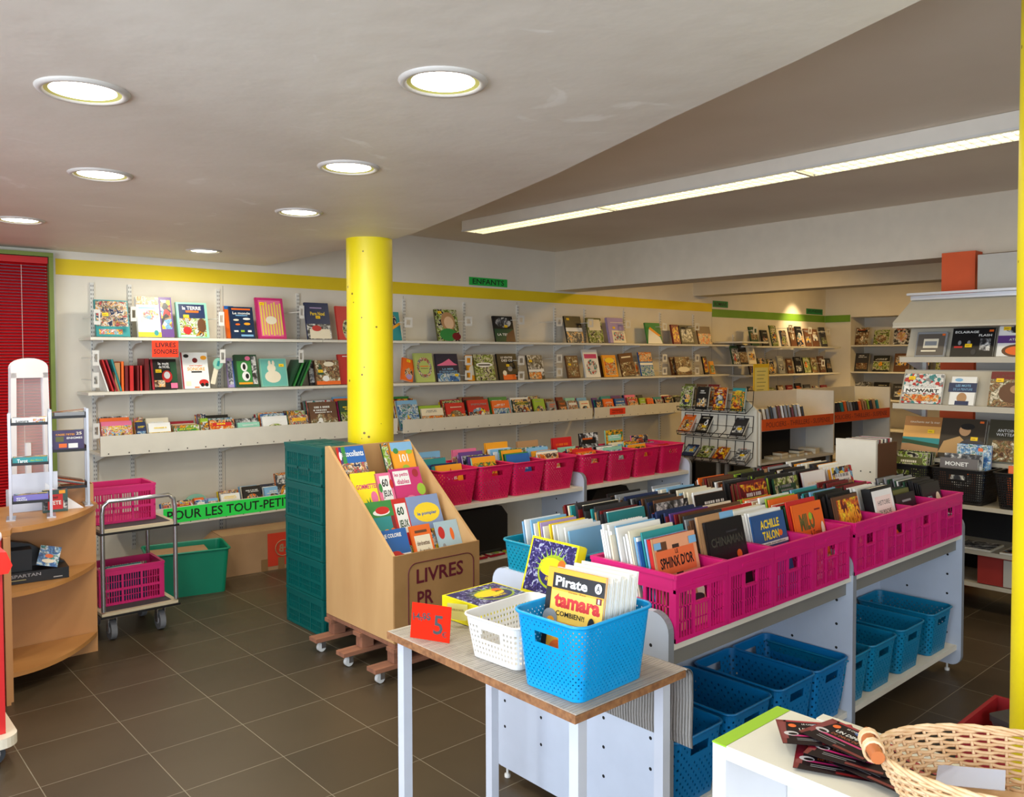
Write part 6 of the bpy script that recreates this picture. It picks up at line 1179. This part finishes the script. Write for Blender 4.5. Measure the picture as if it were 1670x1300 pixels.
# ================================================================== CRIME NOVEL UNITS, WIRE RACK
ZP = .655
for k, (xa, xb) in enumerate(((6.53, 7.80), (7.83, 9.10))):
    nm = 'left' if k == 0 else 'right'
    t = thing('crime_shelf_unit', 'white shelf unit of crime novels with orange label, %s one of two' % nm, 'shelving unit', (xa, 4.0+k*.02, 0), R(-2), 'white crime novel units'); W = xb-xa; D = .42
    top = 1.27
    m = MB(); m.box(0, 0, ZP, .02, D, 1.10, BOARD); m.prism([(0, 1.10), (D, 1.10), (D, top), (D*.5, top)], 0, .02, BOARD, 'x'); m.build('side_panel', t)
    m = MB(); m.box(W-.02, 0, ZP, W, D, 1.10, BOARD); m.prism([(0, 1.10), (D, 1.10), (D, top), (.0, top)], W-.02, W, BOARD, 'x'); m.build('side_panel', t)
    MB().box(.02, D-.015, .93, W-.02, D, top, BOARD).build('back_panel', t); MB().box(.75, .3, ZP, W-.02, .32, .93, BOARDG).build('inner_back', t)
    MB().box(.02, .01, .935, W-.02, D-.016, .953, BOARD).build('upper_shelf', t); MB().box(.0, .0, ZP-.02, W, D, ZP, BOARD).build('lower_shelf', t)
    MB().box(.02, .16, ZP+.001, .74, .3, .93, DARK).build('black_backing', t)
    for (x, y) in ((.04, .04), (W-.04, .04), (.04, D-.04), (W-.04, D-.04), (W/2, .04)): MB().box(x-.015, y-.015, 0, x+.015, y+.015, ZP-.021, mt((150, 150, 146), .5)).build('leg', t)
    m = MB(); m.box(.02, -.003, .94, W-.02, 0, 1.045, mt((236, 92, 28), .6)); m.text('POLICIERS - THRILLERS - SUSPENSE', (W/2, -.0035, .992), (1, 0, 0), (0, 0, 1), W*.86, .045, mt((92, 24, 30), .6), bold=-.005)
    o = m.build('label_strip', t)
    r = random.Random(200+k); x = .06; n = 0
    base = Matrix.Translation((xa, 4.0+k*.02, 0)) @ Matrix.Rotation(R(-2), 4, 'Z')
    while x < W*(.64 if k == 0 else .93) and n < 17:
        tt = r.choice((.025, .032, .02)); c = r.choice(['black', 'dark_red', 'cream', 'dark_grey', 'black', 'navy', 'white', 'grey', 'brown'] if k == 0 else ['cream', 'black', 'teal', 'grey', 'tan', 'white', 'lime', 'dark_grey', 'orange'])
        p = base @ Vector((x+.05, .06+.0*n, .954)); hh = r.choice((.19, .2, .18)); SZW = .125
        book('paperback', '%s crime paperback leaning in the %s orange labelled unit, %s from the left' % (c.replace('_', ' '), nm, ORD[n]), 'book', 'paperbacks in the %s crime unit' % nm, SZW, hh, tt, c, art_auto(2000+n+k*40, km(c), r.choice(['night', 'mono', 'fire'])), (p.x, p.y, p.z), R(38), R(10), 0, (.5, .4) if n % 4 == 1 else None, True); x += tt/math.cos(R(40))+.028; n += 1
    for q in range(6):
        p = base @ Vector((.36+q*.14, .15, ZP)); c = ['cream', 'tan', 'cream', 'black', 'tan', 'cream'][q]
        for lv in range(1+q % 2):
            m = MB(); m.box(-.055, -.085, 0, .055, .085, .022, km('cream')); m.box(-.056, -.086, .0225, .056, .086, .0245, km(c)); tag(m.build('paperback', loc=(p.x, p.y, ZP+.001+lv*.026), rot=(0, 0, R(-2+q*2))), 'paperback lying in the %s crime unit, %s from the left%s' % (nm, ORD[q], ', upper of two' if lv else ', lower one'), 'book', 'paperbacks lying in the %s crime unit' % nm)
# boxes on the floor below
for i, (x, y, w, h, c) in enumerate([(6.95, 4.25, .3, .22, (170, 150, 120)), (7.5, 4.3, .35, .3, (190, 176, 150)), (8.2, 4.25, .4, .22, (150, 130, 100)), (8.8, 4.25, .35, .28, (180, 160, 120))]):
    tag(MB().box(-w/2, -.12, 0, w/2, .12, h, mt(c, .8)).box(-w/2+.01, -.11, h, w/2-.01, .11, h+.003, mt((110, 90, 60), .8)).build('storage_carton', loc=(x, y, 0)), 'pale carton on the dark floor under the crime units, %s from the left' % ORD[i], 'carton', 'cartons under the crime units')
basket('lowpink', 'pink basket on the floor under the wire rack', 'basket', None, (6.32, 4.45, .001), 0, w0=.28, d0=.38, w1=.33, d1=.43, h=.25, col=PINKB, pitch=.018, hside='y')
# wire rack facing the aisle
t = thing('wire_book_rack', 'black wire rack with three tiers of paperbacks on a white panel', 'book rack', (6.505, 4.42, 0))
MB().box(.0, -.40, .62, .015, .42, 1.13, BOARD).build('panel', t)
for y in (-.36, .0, .38): MB().box(-.01, y-.015, 0, .015, y+.015, .62, mt((150, 150, 146), .5)).build('leg', t)
for k, z in enumerate((1.105, .875, .645)):
    m = MB(); w2 = .37
    for zz_, dx in ((z, .13), (z+.035, .14)): m.tube([(-dx, -w2, zz_), (-dx, w2, zz_)], .0042, BLACKM, 5)
    for y in [-w2+j*w2*2/8 for j in range(9)]: m.tube([(-.14, y, z+.035), (-.13, y, z), (-.02, y, z+.06), (-.004, y, z+.2)], .0036, BLACKM, 5)
    m.tube([(-.005, -w2, z+.2), (-.005, w2, z+.2)], .003, BLACKM, 5); m.tube([(-.014, -w2, z+.1), (-.014, w2, z+.1)], .0024, BLACKM, 5); m.build('wire_tier', t)
rb = [(0, .29, 'black', 'moss', 'black novel with a yellow sticker, upper tier left'), (0, .11, 'black', 'night', 'black novel with an orange flash, upper tier second'), (0, -.08, 'brown', 'fire', 'brown novel, upper tier third'), (0, -.27, 'teal', 'jungle', 'teal map-like novel, upper tier right'),
      (1, .31, 'orange', 'warm', 'orange and navy novel, middle tier left'), (1, .12, 'black', 'wood', 'dark brown novel, middle tier second'), (1, -.26, 'dark_grey', 'mono', 'black and pink novel, middle tier right'),
      (2, .27, 'navy', 'sea', 'navy novel, lowest tier left'), (2, .10, 'cream', 'moss', 'cream novel, lowest tier second'), (2, -.07, 'dark_red', 'fire', 'dark red novel, lowest tier third'), (2, -.28, 'grey', 'mono', 'grey portrait novel, lowest tier right')]
for (k, y, c, il, lab) in rb:
    z = (1.105, .875, .645)[k]; L = (12, 38, 50)[k]
    book('paperback', lab+' of the wire rack', 'book', 'paperbacks on the wire rack', .13, .21, .024, c, art_auto(3000+k*10+int(y*100), km(c), il, None, c in ('black', 'brown', 'dark_grey', 'navy')), (6.5-.105, 4.42+y, z+.012), R(-90), R(L), 0, (.6, .35), True)
for j, (y, c) in enumerate(((.20, 'moss'), (.05, 'wood'), (-.1, 'warm'))):
    book('paperback', '%s book standing on top behind the wire rack' % ['olive', 'brown', 'dark red'][j], 'book', 'books behind the wire rack', .12, .2, .02, ['olive', 'brown', 'dark_red'][j], [('r', .05, .05, .95, .9, I(c))], (6.555, 4.60+y*.9, 1.146), R(-90), R(5))
MB().box(-.0, .05, 1.13, .11, .42, 1.145, BOARD).build('top_ledge', t)
for i, x in enumerate((6.9, 7.7, 8.5, 9.3, 10.2, 11.1)):
    tb = thing('storage_crate', 'dark storage crate on the floor along the back wall, %s from the left' % ORD[i], 'crate', (x, 6.0, 0), 0, 'dark crates along the back wall')
    MB().box(-.37, -.16, 0, .37, .16, .345, BLACKM).build('body', tb); MB().box(-.375, -.165, .346, .375, .165, .38, mt((34, 32, 34), .5)).build('lid', tb)
# yellow notice
m = MB(); m.box(-.14, -.002, 0, .14, .002, .30, mt((240, 196, 30), .5)); m.add([(-.12, -.0025, .01), (.12, -.0025, .01), (.12, -.0025, .265), (-.12, -.0025, .265)], [(0, 1, 2, 3)], mt((246, 226, 120), .5))
for q in range(6): m.box(-.08, -.003, .225-q*.036, .08-(q % 3)*.02, -.0026, .23-q*.036, mt((120, 100, 60), .6))
tag(m.build('notice_sheet', loc=(7.2, 4.405, 1.235)), 'yellow framed notice sheet standing above the left crime unit', 'notice')

# ================================================================== FAR WALL SHELVES
for i, (xa, xb, z) in enumerate(((9.55, 12.2, 1.745), (9.6, 12.2, 1.353), (9.5, 12.2, .95))):
    wall_shelf(xa, xb, z, 'far white shelf board under the green stripe, %s from the top' % ORD[i], ups=(9.75, 10.55, 11.35, 12.1), grp='far shelf boards under the green stripe')
t = wall_shelf(9.27, 9.9, 1.80, 'short white shelf where the green stripe begins, upper', dep=.45, ups=(), grp='short shelves at the start of the green stripe'); wall_shelf(9.27, 9.9, 1.50, 'short white shelf where the green stripe begins, lower', dep=.45, ups=(), grp='short shelves at the start of the green stripe')
r = random.Random(77)
def farrow(xs, z, y, hr, where, grp, seed, w=.17, face=0, along='x', parts=True, step=None):
    rr = random.Random(seed)
    for n, x in enumerate(xs):
        c = rr.choice(['black', 'dark_grey', 'brown', 'cream', 'olive', 'black', 'dark_red', 'dark_green', 'grey', 'black']); il = rr.choice(['mono', 'wood', 'moss', 'night', 'wood', 'night'])
        h = rr.uniform(*hr); ww = w*rr.uniform(.85, 1.1); loc = (x, y, z) if along == 'x' else (y, x, z)
        book('art_book', '%s cover on the %s, %s from the left' % (c.replace('_', ' '), where, ORD[n]), 'book', grp, ww, h, .02, c, art_auto(seed*50+n, km(c), il, None, rr.random() < .7), loc, face, R(13), 0, (.4, .4) if n % 4 == 2 else None)
farrow([9.98, 10.25, 10.5, 10.75, 11.0, 11.2, 11.43, 11.65, 11.9], 1.746, 6.2, (.22, .30), 'far upper shelf under the green stripe', 'covers on the far upper shelf', 61)
farrow([9.95, 10.18, 10.42, 10.68, 10.92, 11.16, 11.4, 11.62, 11.85, 12.06], 1.354, 6.2, (.2, .27), 'far middle shelf under the green stripe', 'covers on the far middle shelf', 62)
farrow([9.7, 9.95, 10.2, 10.45, 10.7, 10.95, 11.2, 11.45, 11.7, 11.95], .951, 6.2, (.2, .26), 'far low shelf under the green stripe', 'covers on the far low shelf', 63)
farrow([9.38, 9.56, 9.76], 1.501, 6.1, (.22, .26), 'short shelf where the green stripe begins', 'covers on the short shelf', 64)
for i, (x, z) in enumerate([(9.85, 1.95), (10.75, 2.0), (11.3, 1.98), (11.85, 1.97), (11.7, 1.5)]):
    o = link('bookend_bracket', _hold, None, (x, 6.12, z)); tag(o, 'square white bookend bracket on the far shelves, %s from the left' % ORD[i], 'bookend', 'square bookends on the far shelves')
AYS = [5.90, 5.60, 5.30, 5.0, 4.7, 4.4]
t = thing('alcove_shelving', 'recessed white shelves of photography books in the far corner', 'shelving unit', (0, 0, 0))
for z in (1.77, 1.367, .95, .5): MB().box(12.3, 3.2, z-.02, 12.74, 5.985, z, BOARD).build('shelf_board', t)
for z, s, nm in ((1.771, 71, 'upper'), (1.368, 72, 'middle'), (.951, 73, 'low')): farrow([y-.02 for y in AYS], z, 12.42, (.22, .3), '%s shelf of the far alcove' % nm, 'photo books on the %s alcove shelf' % nm, s, .24, R(-90), 'y')
